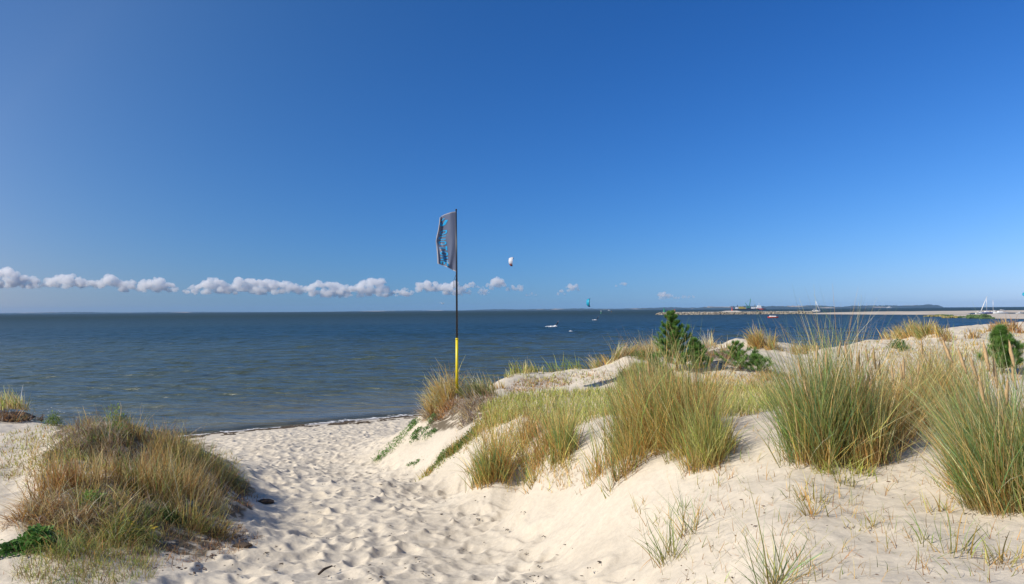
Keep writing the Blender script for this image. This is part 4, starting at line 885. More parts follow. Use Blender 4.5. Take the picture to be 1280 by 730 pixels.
# big clump right of centre
S1 = [(1002,446),(1021,428),(1033,438),(1048,421),(1059,424),(1065,430),(1073,440),(1085,428),(1094,436),(1100,445),(1010,470),(1027,455),(1078,452),(1116,452),(1042,470),(1130,448),(1090,465)]
T('grass_tussock', 'large green and straw tussock with many tan seed heads right of centre',
  [(1012,574,.16,1.18,1150,dict(mix=MIXG,wind=.16)), (1035,572,.20,1.24,1150,dict(mix=MIXG)), (1060,566,.22,1.2,1150), (1082,572,.18,1.06,900), (1050,552,.28,.98,850), (1020,558,.22,1.0,800,dict(mix=dict(blue=3,green=3,olive=1),wind=.24)), (1085,552,.25,.92,700), (1030,582,.12,.5,260,dict(mix=MIXO)), (1078,586,.10,.5,240,dict(mix=MIXO))],
  dict(green=2.2, blue=1.8, straw=2.4, ochre=2.8, olive=2, rust=.8), group=g1, lean=.24, spread=.15, bend=.32, wind=.12, seeds=S1, seed_sc=.9)
T('grass_tussock', 'orange-gold tussock spreading right behind the large seed-head clump',
  [(1110,545,.25,.80,620), (1135,535,.28,.80,620), (1098,560,.18,.8,420), (1122,520,.35,.85,460), (1150,522,.3,.8,420)], dict(ochre=4, straw=3, olive=2, rust=1.4, green=.8), group=g1, lean=.4, spread=.24, bend=.45, wind=-.10, seeds=[(1128,452),(1140,462),(1147,446)], seed_sc=.85)
T('grass_tussock', 'straw-coloured tussock between the two biggest right-hand clumps',
  [(1165,520,.25,.85,560), (1185,522,.25,.82,520), (1200,516,.3,.85,480), (1175,505,.4,.8,420)], dict(straw=4, ochre=3, olive=2.5, green=1), group=g1, lean=.3, spread=.2, bend=.4, wind=.08, seeds=[(1153,421),(1162,436),(1178,450),(1190,444),(1170,462)], seed_sc=.9)
T('grass_tussock', 'tall green tussock with thick seed heads cut by the right edge of the photo',
  [(1242,636,.13,.98,1000,dict(wind=.24)), (1262,634,.15,1.1,1050), (1284,634,.16,1.0,950), (1255,620,.2,1.05,850), (1300,625,.2,1.0,700), (1275,600,.25,1.0,700,dict(wind=.22)), (1236,618,.10,.9,420,dict(wind=.30)), (1320,600,.2,1.0,500)],
  dict(green=3, blue=2.4, straw=2.2, ochre=2.2, olive=2), group=g1, lean=.24, spread=.14, bend=.30, wind=.17, seeds=[(1190,418),(1236,426),(1268,424),(1246,448),(1270,452),(1222,440),(1258,470),(1208,432),(1230,468)], seed_sc=1.0, seed_wind=.25)
T('grass_tussock', 'thin straw tuft at the foot of the right edge tussock, on its left', [(1212,608,.10,.6,170), (1220,600,.14,.75,200), (1206,612,.06,.3,60)], dict(straw=3, ochre=3, green=1), group=g1, lean=.4, spread=.25, bend=.35, wind=.16)
# single sprigs in the sand
gs = 'thin sprigs growing alone from the sand'
sp = [((836,700,.05,.44,40), 'bowed green sprig with dark dead litter beside its foot, low on the slope', dict(wind=.05, lean=.6, bend=.75, wid=.006), 'green'),
 ((862,664,.05,.48,44), 'upright blue-green sprig with a brown foot just above the bowed sprig', dict(wind=0, lean=.9, wid=.006), 'blue'),
 ((968,733,.05,.52,60), 'tallest green sprig at the bottom edge of the photo', dict(wind=0, lean=1.3, bend=.6, wid=.0062), 'blue'),
 ((960,745,.05,.45,22), 'sprig bending far to the left beside the tallest bottom sprig', dict(wind=.45, lean=.6, bend=.9), 'green'),
 ((1018,645,.06,.30,46), 'short olive sprig rising from a brown litter patch', dict(lean=.8), 'olive'),
 ((1060,600,.14,.22,160), 'low yellow-green fringe in front of the large seed-head clump', dict(lean=.6), 'lime'),
 ((1196,695,.06,.34,20), 'sparse sprig of a few arching blades low at the right', dict(lean=.7, bend=.9), 'green'),
 ((1160,676,.03,.26,10), 'two or three thin upright blades below the gold tussock', dict(lean=.4), 'green'),
 ((1084,655,.05,.16,26), 'small brownish sprig in the middle of the right-hand sand', dict(lean=.8), 'ochre'),
 ((735,598,.05,.42,36), 'fan-shaped sprig left of the foot of the central clump', dict(lean=.9, wind=.1, spread=.4), 'olive'),
 ((742,600,.03,.3,14), 'dark arching sprig touching the fan-shaped one', dict(lean=.9, wind=.4), 'green'),
 ((655,606,.04,.55,30), 'narrow upright green sprig between the two left dune clumps', dict(lean=.35), 'green'),
 ((668,606,.08,.25,60), 'low orange fringe below the loose orange-brown tussock', dict(lean=.7), 'ochre'),
 ((795,640,.04,.22,14), 'faint sprig alone in the sand under the central clump', dict(lean=.8), 'ochre'),
 ((590,590,.04,.5,22), 'long thin blades bowed left at the foot of the lowest clump', dict(lean=.7, wind=.55, bend=.8), 'olive'),
 ((850,640,.04,.2,20), 'short green sprig above the upright blue-green one', dict(lean=.6), 'green'),
 ((1015,625,.05,.26,36), 'yellowish sprig directly under the large seed-head clump', dict(lean=.5), 'olive'),
 ((1170,640,.05,.2,24), 'thin sprig in the sand left of the right edge tussock', dict(lean=.8), 'olive'),
 ((1250,702,.06,.2,30), 'scraggly sprig at the lower right corner', dict(lean=1.0), 'olive'),
 ((940,480,.08,.3,40), 'small straw sprig in the hollow behind the bare slope', dict(lean=.6), 'straw'),
 ((905,590,.03,.22,12), 'tiny sprig on the bare sand right of the central clump', dict(lean=.9), 'rust')]
for s, lab, kw, c_ in sp: T('grass_sprig', lab, [(s[0], s[1], s[2], s[3] * 1.15, int(s[4] * 1.9))], {c_: 4, 'olive': 1, 'ochre': .8}, cat='grass sprig', group=gs, **{**dict(spread=.3, bend=.6, wind=.05, wid=max(.0062, .00085 * G(s[0], s[1])[1])), **kw})
# back of the dune
g2 = 'dry tufts along the back of the dune'
T('grass_tussock', 'straw tuft swept to the right on the crest left of the pine tree', [(748,455,.3,.5,260,dict(wind=.3)), (770,447,.3,.62,420,dict(waz=0,wind=.45)), (782,444,.25,.66,420,dict(waz=0,wind=.5)), (795,440,.35,.45,240,dict(mix=dict(brown=3,grey=3,rust=1)))], MIXD, group=g2, lean=.3, spread=.2, bend=.5)
T('grass_tussock', 'rounded straw tuft touching the left side of the pine tree', [(815,446,.35,.66,460), (828,444,.3,.7,400), (838,446,.25,.6,200)], dict(straw=4, ochre=2, olive=2, pale=1), group=g2, lean=.4, spread=.22, bend=.6)
T('grass_tussock', 'bushy golden tuft alone on the crest against the water', [(955,434,.30,.80,620), (948,436,.25,.6,220), (966,436,.22,.5,160)], dict(ochre=3, straw=2, olive=2, rust=1), group=g2, lean=.35, spread=.18, bend=.55)
T('grass_tussock', 'thin pale tuft on the crest between the pine and the golden tuft', [(888,434,.3,.62,150,), (880,436,.3,.4,120), (905,436,.3,.5,110)], dict(pale=3, straw=3, ochre=1), group=g2, lean=.5, spread=.3, bend=.5)
T('grass_tussock', 'broad olive and gold tuft on the ridge before the far sand spit', [(1145,420,.45,.75,560), (1130,422,.4,.62,360), (1160,420,.4,.6,360), (1113,424,.35,.5,200,dict(mix=MIXD)), (1172,421,.3,.5,160)], dict(olive=3, ochre=3, straw=2, green=1.3), group=g2, lean=.5, spread=.25, bend=.5)
T('grass_tussock', 'round brown-gold tuft on the ridge above the small green pine at right', [(1252,413,.40,.6,460), (1240,415,.3,.4,160), (1270,416,.4,.35,160)], dict(ochre=3, brown=2, straw=2, rust=2), group=g2, lean=.5, spread=.3, bend=.7)
T('grass_tussock', 'low dry tuft on the pale ridge at far right', [(1200,425,.4,.4,200), (1210,422,.3,.35,120)], dict(ochre=2, brown=2, straw=1), group=g2, lean=.7, spread=.3, bend=.7)
T('grass_tussock', 'row of thin yellow-green blades on the low white crest right of the flag', [(650,466,.3,.45,120), (662,465,.3,.42,140), (676,464,.3,.4,130), (640,470,.3,.3,120)], dict(lime=3, straw=2, olive=2), group=g2, lean=.4, spread=.3, bend=.5)
T('grass_tussock', 'upright thin green blades on the crest between the white sand and the swept tuft', [(692,463,.25,.55,60), (705,462,.3,.5,60), (722,460,.3,.5,70), (738,458,.3,.4,70)], dict(green=3, lime=2, olive=2), group=g2, lean=.3, spread=.25)
T('grass_tussock', 'straw-coloured tuft in the middle distance between golden tuft and seed heads', [(985,440,.3,.4,140), (1003,440,.3,.4,140), (1020,440,.4,.45,160)], MIXD, group=g2, lean=.5, spread=.3, bend=.5)
T('dry_brush', 'mat of dead brown twigs on the crest just right of the pine tree', [(880,446,.35,.32,340), (895,446,.35,.36,380), (910,448,.35,.32,340), (872,440,.3,.35,180)], dict(brown=4, grey=2.5, rust=2, ochre=1), cat='dead brush', group=g2, lean=1.0, spread=.6, bend=.6)
T('dry_brush', 'dry red-brown tuft sloping down right of the low pine in the back', [(960,468,.45,.3,260), (970,473,.4,.3,220), (950,472,.4,.25,160)], dict(rust=3, ochre=3, straw=1, brown=1), cat='dead brush', group=g2, lean=.9, spread=.5, bend=.6)
# mound with the flag
g3 = 'tufts on the mound of the beach flag'
T('grass_tussock', 'shaggy straw tuft fanning out left of the flagpole foot', [(552,508,.26,.80,520,dict(wind=.3)), (545,514,.2,.62,420,dict(wind=.55,bend=.9)), (562,498,.25,.85,420,dict(mix=dict(olive=3,straw=3,ochre=2))), (556,500,.2,.8,300), (540,520,.15,.5,200,dict(wind=.8,bend=1.0,mix=dict(pale=2,grey=2,straw=2)))], MIXD, group=g3, lean=.35, spread=.25, bend=.7, wind=.2)
T('grass_tussock', 'green and straw tuft blown over on the right of the flagpole', [(592,497,.25,.7,420), (603,494,.3,.7,400), (615,490,.3,.55,260), (622,486,.2,.4,120,dict(mix=MIXD))], dict(green=2, olive=3, straw=3, pale=1), group=g3, lean=.35, spread=.22, bend=.8, wind=.28)
T('dry_brush', 'tangled brown dead roots and stalks around the foot of the flagpole', [(558,514,.22,.34,420), (568,506,.18,.30,380,), (575,512,.2,.28,300), (552,524,.2,.25,260)], dict(brown=4, rust=3, grey=2, ochre=1), cat='dead brush', group=g3, lean=1.1, spread=.7, bend=1.3)
T('dry_brush', 'grey matted dead grass hanging down right of the flagpole foot', [(590,516,.2,.45,420,dict(wind=.3)), (600,506,.25,.5,420), (585,528,.2,.4,260), (612,500,.2,.4,240)], dict(grey=4, straw=2, brown=2, pale=1), cat='dead brush', group=g3, lean=.9, spread=.5, bend=1.2, wind=.4)
# left mound
g4 = 'tufts on the left-hand mound'
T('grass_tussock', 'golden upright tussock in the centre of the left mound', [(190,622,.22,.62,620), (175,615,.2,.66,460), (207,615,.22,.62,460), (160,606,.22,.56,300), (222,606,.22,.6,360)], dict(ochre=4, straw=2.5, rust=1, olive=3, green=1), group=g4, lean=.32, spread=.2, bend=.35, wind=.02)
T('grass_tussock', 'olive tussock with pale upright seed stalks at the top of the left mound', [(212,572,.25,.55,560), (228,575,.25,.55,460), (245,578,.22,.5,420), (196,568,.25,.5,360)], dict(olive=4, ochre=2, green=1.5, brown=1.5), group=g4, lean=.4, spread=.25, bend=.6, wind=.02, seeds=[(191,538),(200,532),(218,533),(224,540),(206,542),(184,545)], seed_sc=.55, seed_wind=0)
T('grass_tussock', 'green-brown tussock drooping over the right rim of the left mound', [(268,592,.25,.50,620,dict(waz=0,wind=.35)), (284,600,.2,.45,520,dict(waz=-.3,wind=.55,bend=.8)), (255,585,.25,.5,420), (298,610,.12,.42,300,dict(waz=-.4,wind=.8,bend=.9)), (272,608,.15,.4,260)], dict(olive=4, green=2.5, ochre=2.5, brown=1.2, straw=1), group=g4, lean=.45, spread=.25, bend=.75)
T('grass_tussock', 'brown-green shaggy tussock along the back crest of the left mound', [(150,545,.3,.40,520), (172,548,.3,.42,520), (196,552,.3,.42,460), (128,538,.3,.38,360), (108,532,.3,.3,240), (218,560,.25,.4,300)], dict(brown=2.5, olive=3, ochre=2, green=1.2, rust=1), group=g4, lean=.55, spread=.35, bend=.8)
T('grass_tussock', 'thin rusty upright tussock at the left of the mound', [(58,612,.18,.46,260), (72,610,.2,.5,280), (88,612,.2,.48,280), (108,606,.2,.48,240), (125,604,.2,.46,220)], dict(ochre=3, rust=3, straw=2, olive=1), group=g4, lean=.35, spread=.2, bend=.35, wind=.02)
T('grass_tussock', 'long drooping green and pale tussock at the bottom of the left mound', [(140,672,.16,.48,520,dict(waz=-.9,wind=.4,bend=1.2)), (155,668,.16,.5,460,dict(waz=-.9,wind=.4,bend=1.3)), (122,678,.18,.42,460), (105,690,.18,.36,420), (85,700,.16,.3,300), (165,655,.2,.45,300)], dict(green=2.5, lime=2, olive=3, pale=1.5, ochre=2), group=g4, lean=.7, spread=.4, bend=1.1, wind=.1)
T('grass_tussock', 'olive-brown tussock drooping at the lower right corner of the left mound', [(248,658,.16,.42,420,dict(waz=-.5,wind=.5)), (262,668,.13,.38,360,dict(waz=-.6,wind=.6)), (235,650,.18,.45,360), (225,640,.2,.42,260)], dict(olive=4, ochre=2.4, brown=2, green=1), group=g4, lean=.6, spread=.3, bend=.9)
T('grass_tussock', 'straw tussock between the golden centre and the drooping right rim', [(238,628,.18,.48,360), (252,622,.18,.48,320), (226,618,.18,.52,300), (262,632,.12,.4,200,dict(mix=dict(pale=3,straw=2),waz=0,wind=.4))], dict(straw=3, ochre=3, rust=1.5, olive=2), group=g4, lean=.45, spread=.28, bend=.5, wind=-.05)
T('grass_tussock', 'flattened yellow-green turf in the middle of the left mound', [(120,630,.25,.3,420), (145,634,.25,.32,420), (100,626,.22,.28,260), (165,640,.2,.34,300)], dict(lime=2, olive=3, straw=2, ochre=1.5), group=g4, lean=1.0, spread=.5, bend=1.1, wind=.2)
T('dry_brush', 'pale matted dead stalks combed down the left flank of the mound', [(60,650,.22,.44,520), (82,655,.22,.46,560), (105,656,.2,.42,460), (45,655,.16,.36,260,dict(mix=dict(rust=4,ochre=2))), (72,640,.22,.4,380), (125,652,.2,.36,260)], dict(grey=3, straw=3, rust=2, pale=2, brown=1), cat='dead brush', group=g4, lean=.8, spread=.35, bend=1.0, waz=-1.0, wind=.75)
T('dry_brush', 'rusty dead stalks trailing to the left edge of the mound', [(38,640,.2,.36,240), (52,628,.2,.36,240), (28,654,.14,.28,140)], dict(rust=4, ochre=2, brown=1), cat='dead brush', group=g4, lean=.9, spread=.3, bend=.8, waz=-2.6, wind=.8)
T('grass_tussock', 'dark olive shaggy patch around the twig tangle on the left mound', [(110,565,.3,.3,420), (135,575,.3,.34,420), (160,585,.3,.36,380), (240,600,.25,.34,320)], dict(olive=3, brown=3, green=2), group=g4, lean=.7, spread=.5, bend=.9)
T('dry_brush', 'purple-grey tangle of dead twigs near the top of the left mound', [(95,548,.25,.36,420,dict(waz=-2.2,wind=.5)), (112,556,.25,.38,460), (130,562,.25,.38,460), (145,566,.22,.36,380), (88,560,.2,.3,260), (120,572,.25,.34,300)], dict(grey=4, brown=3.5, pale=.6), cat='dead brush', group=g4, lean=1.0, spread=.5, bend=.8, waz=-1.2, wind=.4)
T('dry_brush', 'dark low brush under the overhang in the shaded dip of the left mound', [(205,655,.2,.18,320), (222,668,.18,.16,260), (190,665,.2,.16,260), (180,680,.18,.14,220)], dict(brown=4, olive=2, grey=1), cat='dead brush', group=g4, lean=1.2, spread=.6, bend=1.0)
T('grass_sprig', 'long green and straw blades rising at the right edge of the left mound', [(268,640,.05,.55,40), (272,645,.05,.45,24)], dict(straw=2, lime=2, green=1), cat='grass sprig', group=g4, lean=.8, spread=.35, bend=.5, waz=0, wind=.3)
T('grass_sprig', 'long bleached stalks arching over the water behind the left mound', [(215,545,.25,.7,14), (240,552,.25,.65,12), (255,560,.2,.6,10)], dict(pale=3, grey=2), cat='grass sprig', group=g4, lean=.7, spread=.4, bend=.5, waz=0, wind=.5)
T('grass_tussock', 'small lone yellow-green tuft on the peat lump at the left edge', [(12,523,.3,.48,240,dict(sink=-.16)), (20,523,.2,.4,130,dict(sink=-.16)), (4,523,.2,.4,120,dict(sink=-.16))], dict(lime=3, straw=3, olive=2, pale=1), lean=.4, spread=.25, bend=.5)

# long bleached stalks crossing over the mound
T('grass_sprig', 'long pale stalks lying criss-cross over the golden part of the left mound', [(150,640,.5,.75,60), (215,635,.5,.8,60), (95,640,.45,.7,50), (240,600,.5,.8,40)], dict(pale=4, straw=3), cat='grass sprig', group=g4, lean=1.3, spread=.6, bend=.9, wid=.006, thatch=0)
T('grass_tussock', 'fresh yellow-green patch of short grass on the left shoulder of the left mound', [(60,585,.3,.2,300), (85,575,.3,.2,300), (100,592,.25,.2,240)], dict(lime=4, olive=2, green=2), group=g4, lean=.9, spread=.5, bend=.9, cm=1.0)
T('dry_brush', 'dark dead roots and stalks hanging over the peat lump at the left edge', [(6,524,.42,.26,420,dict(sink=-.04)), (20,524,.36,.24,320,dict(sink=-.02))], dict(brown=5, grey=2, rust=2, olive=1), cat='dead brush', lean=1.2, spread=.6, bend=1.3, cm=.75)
# leafy plants
def leafy(name, label, subs, cat='plant', group=None, cols=((.10,.22,.04),(.18,.32,.07)), stem=True, flowers=None):
    """subs: (px, py, radius, height, number of leaves, leaf length)"""
    pl = Pile(); g0 = G(subs[0][0], subs[0][1]); fl = []
    for s in subs:
        px, py, rad, h, n, ll = s; n = int(n * 1.9); ll *= .62; g = G(px, py)
        X = g[0] + rng.normal(0, rad * .5, n); Y = g[1] + rng.normal(0, rad * .5, n); Z = height(X, Y) + h * rng.random(n) * np.exp(-((X - g[0]) ** 2 + (Y - g[1]) ** 2) / (rad * rad + 1e-6))
        az = rng.uniform(0, 2 * math.pi, n); up = rng.uniform(.0, 1.1, n); l_ = ll * rng.uniform(.5, 1.2, n)
        d = np.stack([np.cos(az) * np.cos(up), np.sin(az) * np.cos(up), np.sin(up)], -1); sd_ = np.stack([-np.sin(az), np.cos(az), np.zeros(n)], -1)
        p0 = np.stack([X, Y, Z], -1); W_ = (l_ * .22)[:, None]; l_ = l_[:, None]
        mid = p0 + d * l_ * .5 + [0, 0, .01]; tip = p0 + d * l_ - np.array([0, 0, 1]) * l_ * .18
        V = np.stack([p0, mid - sd_ * W_, tip, mid + sd_ * W_, mid - [0, 0, 1] * l_ * .05], 1).reshape(-1, 3)
        b_ = (np.arange(n) * 5)[:, None]; Q = np.concatenate([b_ + [[0, 1, 2, 4]], b_ + [[0, 4, 2, 3]]]).reshape(-1, 4)
        t = rng.random((n, 1)); c = np.array(cols[0]) * (1 - t) + np.array(cols[1]) * t; c = c * np.exp(rng.normal(0, .15, (n, 1)))
        pl.add(V, Q, np.repeat(c, 5, 0))
        if stem:
            k = max(2, n // 10); r_ = p0[:k].copy(); r_[:, 2] = height(r_[:, 0], r_[:, 1]) - .01
            pl.add(*blades(r_, np.full(k, max(h, .05)) * 1.1, rng.uniform(0, 6.28, k), rng.uniform(.1, .5, k), rng.uniform(0, .6, k), np.full(k, max(.004, g[1] * .0005)), dict(green=2, olive=1), 4))
        if flowers: fl += [tuple(np.array([g[0], g[1], g[2]]) + [rng.normal(0, rad * .6), rng.normal(0, rad * .4), h * rng.uniform(.7, 1.2)]) for _ in range(flowers[1])]
    o = link(name, pl.mesh(name, g0), MLEAF, loc=g0); tag(o, label, cat, group)
    if fl:
        bm = bmesh.new()
        for p_ in fl:
            for k in range(6):
                a = k * 1.047; d = Vector((math.cos(a), math.sin(a), .3)) * .012; s_ = Vector((-math.sin(a), math.cos(a), 0)) * .005; c_ = Vector(p_) - Vector(g0)
                bm.faces.new([bm.verts.new(v) for v in (c_, c_ + d - s_, c_ + d * 1.25, c_ + d + s_)])
        link('blossom', bm_mesh(bm, 'blossom'), flowers[0], o)
    return o
leafy('weed', 'dark green leafy weed at the lower left edge of the mound', [(50,684,.12,.14,260,.10), (40,680,.10,.12,180,.10), (62,680,.08,.12,120,.09)], cat='weed', cols=((.08,.20,.04),(.16,.31,.06)))
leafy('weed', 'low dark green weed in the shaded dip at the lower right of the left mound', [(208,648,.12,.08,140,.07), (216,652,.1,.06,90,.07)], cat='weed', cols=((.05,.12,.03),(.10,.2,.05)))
leafy('weed', 'light green leaves scattered through the dry stalks in the middle of the left mound', [(112,636,.13,.16,110,.08), (118,637,.12,.16,80,.08)], cat='weed', cols=((.14,.28,.05),(.24,.38,.08)))
leafy('weed', 'flat rosette weed on the sand at the far lower left', [(14,688,.12,.05,120,.10), (9,690,.10,.04,60,.09)], cat='weed', cols=((.05,.15,.03),(.12,.24,.05)))
leafy('weed', 'bright green leafy shoots near the top of the left mound', [(150,545,.16,.14,110,.07), (135,550,.16,.12,90,.07), (118,556,.12,.10,50,.06)], cat='weed', cols=((.10,.24,.03),(.18,.34,.05)))
leafy('weed', 'thin weed with small white flowers behind the top of the left mound', [(66,532,.12,.24,80,.08), (70,532,.12,.2,60,.08)], cat='weed', cols=((.12,.20,.05),(.22,.28,.07)), flowers=(simple('white_petal', (.75, .75, .7), .7), 5))
leafy('weed', 'bright yellow-green sprouts on the back crest of the mound, right of the flowering weed', [(145,530,.16,.24,60,.08), (150,531,.14,.2,50,.08)], cat='weed', cols=((.16,.26,.06),(.26,.34,.08)))
leafy('weed', 'bare-stemmed weed with tiny dry flowers standing against the water', [(100,510,.06,.45,24,.03), (108,510,.06,.4,20,.03)], cat='weed', cols=((.15,.12,.07),(.25,.2,.1)))
leafy('weed', 'sprawling yellow-green sprig with small yellow flowers over the shaded dip', [(176,672,.07,.09,50,.05), (190,676,.06,.10,40,.05), (165,668,.06,.1,30,.05)], cat='weed', cols=((.18,.28,.05),(.32,.36,.08)), flowers=(simple('yellow_petal', (.7, .5, .04), .7), 7))
g5 = 'creeping plants on the seaward face of the flag mound'
leafy('creeper', 'long green creeper trailing lowest down the left face of the flag mound', [(478,570,.2,.06,70,.09), (487,563,.3,.06,60,.09), (492,553,.34,.06,50,.09), (503,548,.3,.06,60,.09), (508,539,.36,.06,60,.09), (474,574,.10,.05,50,.08)], cat='creeper', group=g5)
leafy('creeper', 'dark green creeper clump hanging under the shaggy straw tuft', [(516,534,.14,.08,110,.09), (520,542,.12,.08,90,.09), (519,550,.10,.06,70,.09), (515,530,.12,.08,60,.09), (541,526,.12,.12,110,.09)], cat='creeper', group=g5, cols=((.08,.2,.04),(.15,.28,.07)))
leafy('creeper', 'small separate creeper sprigs on the white face of the flag mound', [(535,545,.12,.06,60,.08), (532,539,.1,.06,40,.08), (541,541,.08,.05,40,.08)], cat='creeper', group=g5, cols=((.10,.22,.05),(.16,.28,.08)))
leafy('creeper', 'broad creeper band mixed with rusty grass on the lower flag mound slope', [(555,573,.2,.06,90,.09), (565,565,.22,.06,90,.09), (575,557,.22,.06,90,.09), (585,548,.22,.06,90,.09), (592,540,.22,.06,80,.09), (545,582,.15,.05,50,.08), (538,588,.12,.05,40,.08), (600,530,.2,.06,60,.08)], cat='creeper', group=g5, cols=((.10,.18,.04),(.2,.26,.07)))
leafy('creeper', 'small leafy creeper tip casting a shadow on the bare slope', [(553,572,.10,.10,70,.09), (572,562,.10,.10,50,.08), (520,580,.08,.05,36,.08), (512,582,.06,.04,24,.08)], cat='creeper', group=g5)
T('grass_tussock', 'low rusty green turf band running down the slope from the flag mound', [(550,580,.3,.22,260), (562,570,.3,.22,280), (575,560,.3,.24,280), (590,548,.3,.24,280), (602,536,.3,.26,260), (612,524,.3,.26,240)], dict(lime=3, olive=3, rust=2, ochre=1), group=g3, lean=.7, spread=.5, bend=.7)
leafy('young_shrub', 'small fresh green shrub on the ridge below the olive and gold tuft', [(1122,436,.25,.3,220,.12), (1128,438,.2,.26,120,.12)], cat='shrub', cols=((.05,.15,.03),(.1,.22,.05)))
leafy('young_shrub', 'green leafy shrub on the crest left of the pine tree', [(803,450,.3,.25,160,.12), (808,447,.2,.22,80,.12)], cat='shrub', cols=((.10,.2,.05),(.18,.28,.07)))

# young pines
def pine(px, py, h, wr, label, n_wh=7, dens=1.0, leanx=0.0, cat='pine tree', thin_top=.35, seed=3):
    r_ = random.Random(seed); g = G(px, py); e = empty('young_pine', g, label, cat)
    bm = bmesh.new(); tp_ = lambda t: Vector((leanx * t * h + .03 * math.sin(t * 5), 0, h * t)); tube(bm, [tp_(t) for t in np.linspace(-.04, 1, 9)], [h * .022 * (1 - .8 * t) + .004 for t in np.linspace(0, 1, 9)], 8); link('trunk', bm_mesh(bm, 'trunk'), MBARK, e)
    bm = bmesh.new(); tips = []; 
    for k in range(n_wh):
        t = .10 + .86 * k / (n_wh - 1) if n_wh > 1 else .5; nb = 7 if t < .7 else 4
        for j in range(nb):
            a = 2 * math.pi * (j + .5 * (k % 2)) / nb + r_.uniform(-.35, .35); L_ = wr * (1 - t * .88) * r_.uniform(.7, 1.15) + .05 * h * (1 - t)
            p0 = tp_(t); up = .25 + .75 * t; d = Vector((math.cos(a), math.sin(a), up)).normalized(); p1 = p0 + d * L_ * .6; p2 = p1 + (d + Vector((0, 0, .55))).normalized() * L_ * .45
            tube(bm, [p0, p1, p2], [h * .008, h * .006, h * .003], 5); tips.append((p0, p1, p2))
            for q in range(3):
                f_ = r_.uniform(.35, .95); s0 = p0.lerp(p1, f_) if f_ < .6 else p1.lerp(p2, (f_ - .6) / .4 * .8); sd2 = (d + Vector((r_.uniform(-.8, .8), r_.uniform(-.8, .8), r_.uniform(.1, .7)))).normalized(); s1 = s0 + sd2 * L_ * r_.uniform(.22, .42)
                tube(bm, [s0, s1], [h * .004, h * .002], 4); tips.append((s0, s0.lerp(s1, .5), s1))
    tips.append((tp_(.8), tp_(.9), tp_(1.0) + Vector((0, 0, .04 * h))))
    link('branch', bm_mesh(bm, 'branch'), MBARK, e)
    pl = Pile(); nn = int(95 * dens); ndl = .075
    R_, A_, Ln, H_ = [], [], [], []
    for p0, p1, p2 in tips:
        for i in range(nn):
            t = r_.uniform(.05, 1); c_ = (p0.lerp(p1, t * 2) if t < .5 else p1.lerp(p2, t * 2 - 1)); ax = (p2 - p1).normalized(); rd = Vector((r_.gauss(0, 1), r_.gauss(0, 1), r_.gauss(0, 1))); rd = (rd - ax * rd.dot(ax)).normalized()
            dd = (ax * r_.uniform(.5, 1.1) + rd * r_.uniform(.6, 1.0)).normalized()
            R_.append(tuple(c_)); A_.append(math.atan2(dd.y, dd.x)); Ln.append(math.acos(max(-1, min(1, dd.z)))); H_.append(ndl * r_.uniform(.7, 1.25))
    n = len(R_); V, Q, C = blades(np.array(R_), np.array(H_), np.array(A_), np.array(Ln), np.zeros(n), np.full(n, max(.003, g[1] * .00042)), {'green': 1}, 2)
    cc = np.array([(.19, .35, .08)]) * np.exp(rng.normal(0, .28, (n, 1))); yl = rng.random((n, 1)) < .10; cc = np.where(yl, [[.20, .24, .06]], cc); C = np.repeat(cc, 6, 0)
    pl.add(V, Q, C); link('foliage', pl.mesh('foliage', (0, 0, 0)), MLEAF, e); return e
pine(846, 464, 1.38, .66, 'young pine tree standing on the dune crest in front of the breakwater', 9, 1.7, -.08, seed=4)
pine(870, 466, .75, .48, 'dark lower pine bush merged into the right side of the young pine', 6, 1.5, .0, seed=9)
pine(820, 476, .50, .42, 'low pine bush at the left foot of the young pine', 5, 1.0, .0, seed=12)
pine(925, 463, .60, .55, 'low sprawling pine to the right of the tall one on the slope', 5, .7, -.1, seed=21)
pine(945, 466, .35, .42, 'smallest pine seedling beside the low sprawling pine', 4, .7, .15, seed=23)
pine(1254, 466, .56, .30, 'bright green young pine behind the right edge tussock', 7, 1.3, .0, seed=31)

# ground cover nobody could count
def cover(name, poly, n, h, mix, wid=.00085, lean=.5, bend=.7, bunch=3, mat=None):
    xs, ys = [p[0] for p in poly], [p[1] for p in poly]; px = rng.uniform(min(xs), max(xs), n * 3); py = rng.uniform(min(ys), max(ys), n * 3); m_ = inpoly(px, py, poly); px, py = px[m_][:n], py[m_][:n]
    g = Gmany(px, py); g = g[np.hypot(g[:, 0], g[:, 1]) > 2.6]
    keep = fbm(g[:, 0] * 1.6 + 40, g[:, 1] * 1.6, 3) > -.12 if bunch > 3 else np.ones(len(g), bool); g = g[keep]
    X = np.repeat(g[:, 0], bunch) + rng.normal(0, .03, len(g) * bunch); Y = np.repeat(g[:, 1], bunch) + rng.normal(0, .05, len(g) * bunch); Z = height(X, Y) - .01; n2 = len(X)
    V, Q, C = blades(np.stack([X, Y, Z], -1), h * np.clip(rng.normal(.8, .3, n2), .2, 1.5), rng.uniform(0, 6.28, n2), np.abs(rng.normal(0, lean, n2)), bend * rng.random(n2), np.maximum(.004, Y * wid) * rng.uniform(.6, 1.2, n2), mix, 3)
    me = np_mesh(name, V, Q, C); o = link(name, me, mat or MGRASS); return tag(o, kind='stuff')
cover('short_grass', [(600,510),(640,492),(700,489),(770,488),(800,470),(870,480),(985,486),(985,510),(930,520),(880,520),(760,520),(700,540),(650,520),(610,540)], 5200, .17, dict(lime=5, olive=2, straw=1.2), bunch=3)
cover('short_grass', [(775,470),(800,456),(830,462),(850,480),(800,500),(770,488)], 1500, .22, dict(lime=3, green=3, olive=2), bunch=3)
cover('short_grass', [(590,530),(640,510),(720,545),(715,590),(660,600),(600,590)], 700, .2, dict(olive=3, ochre=3, lime=1))
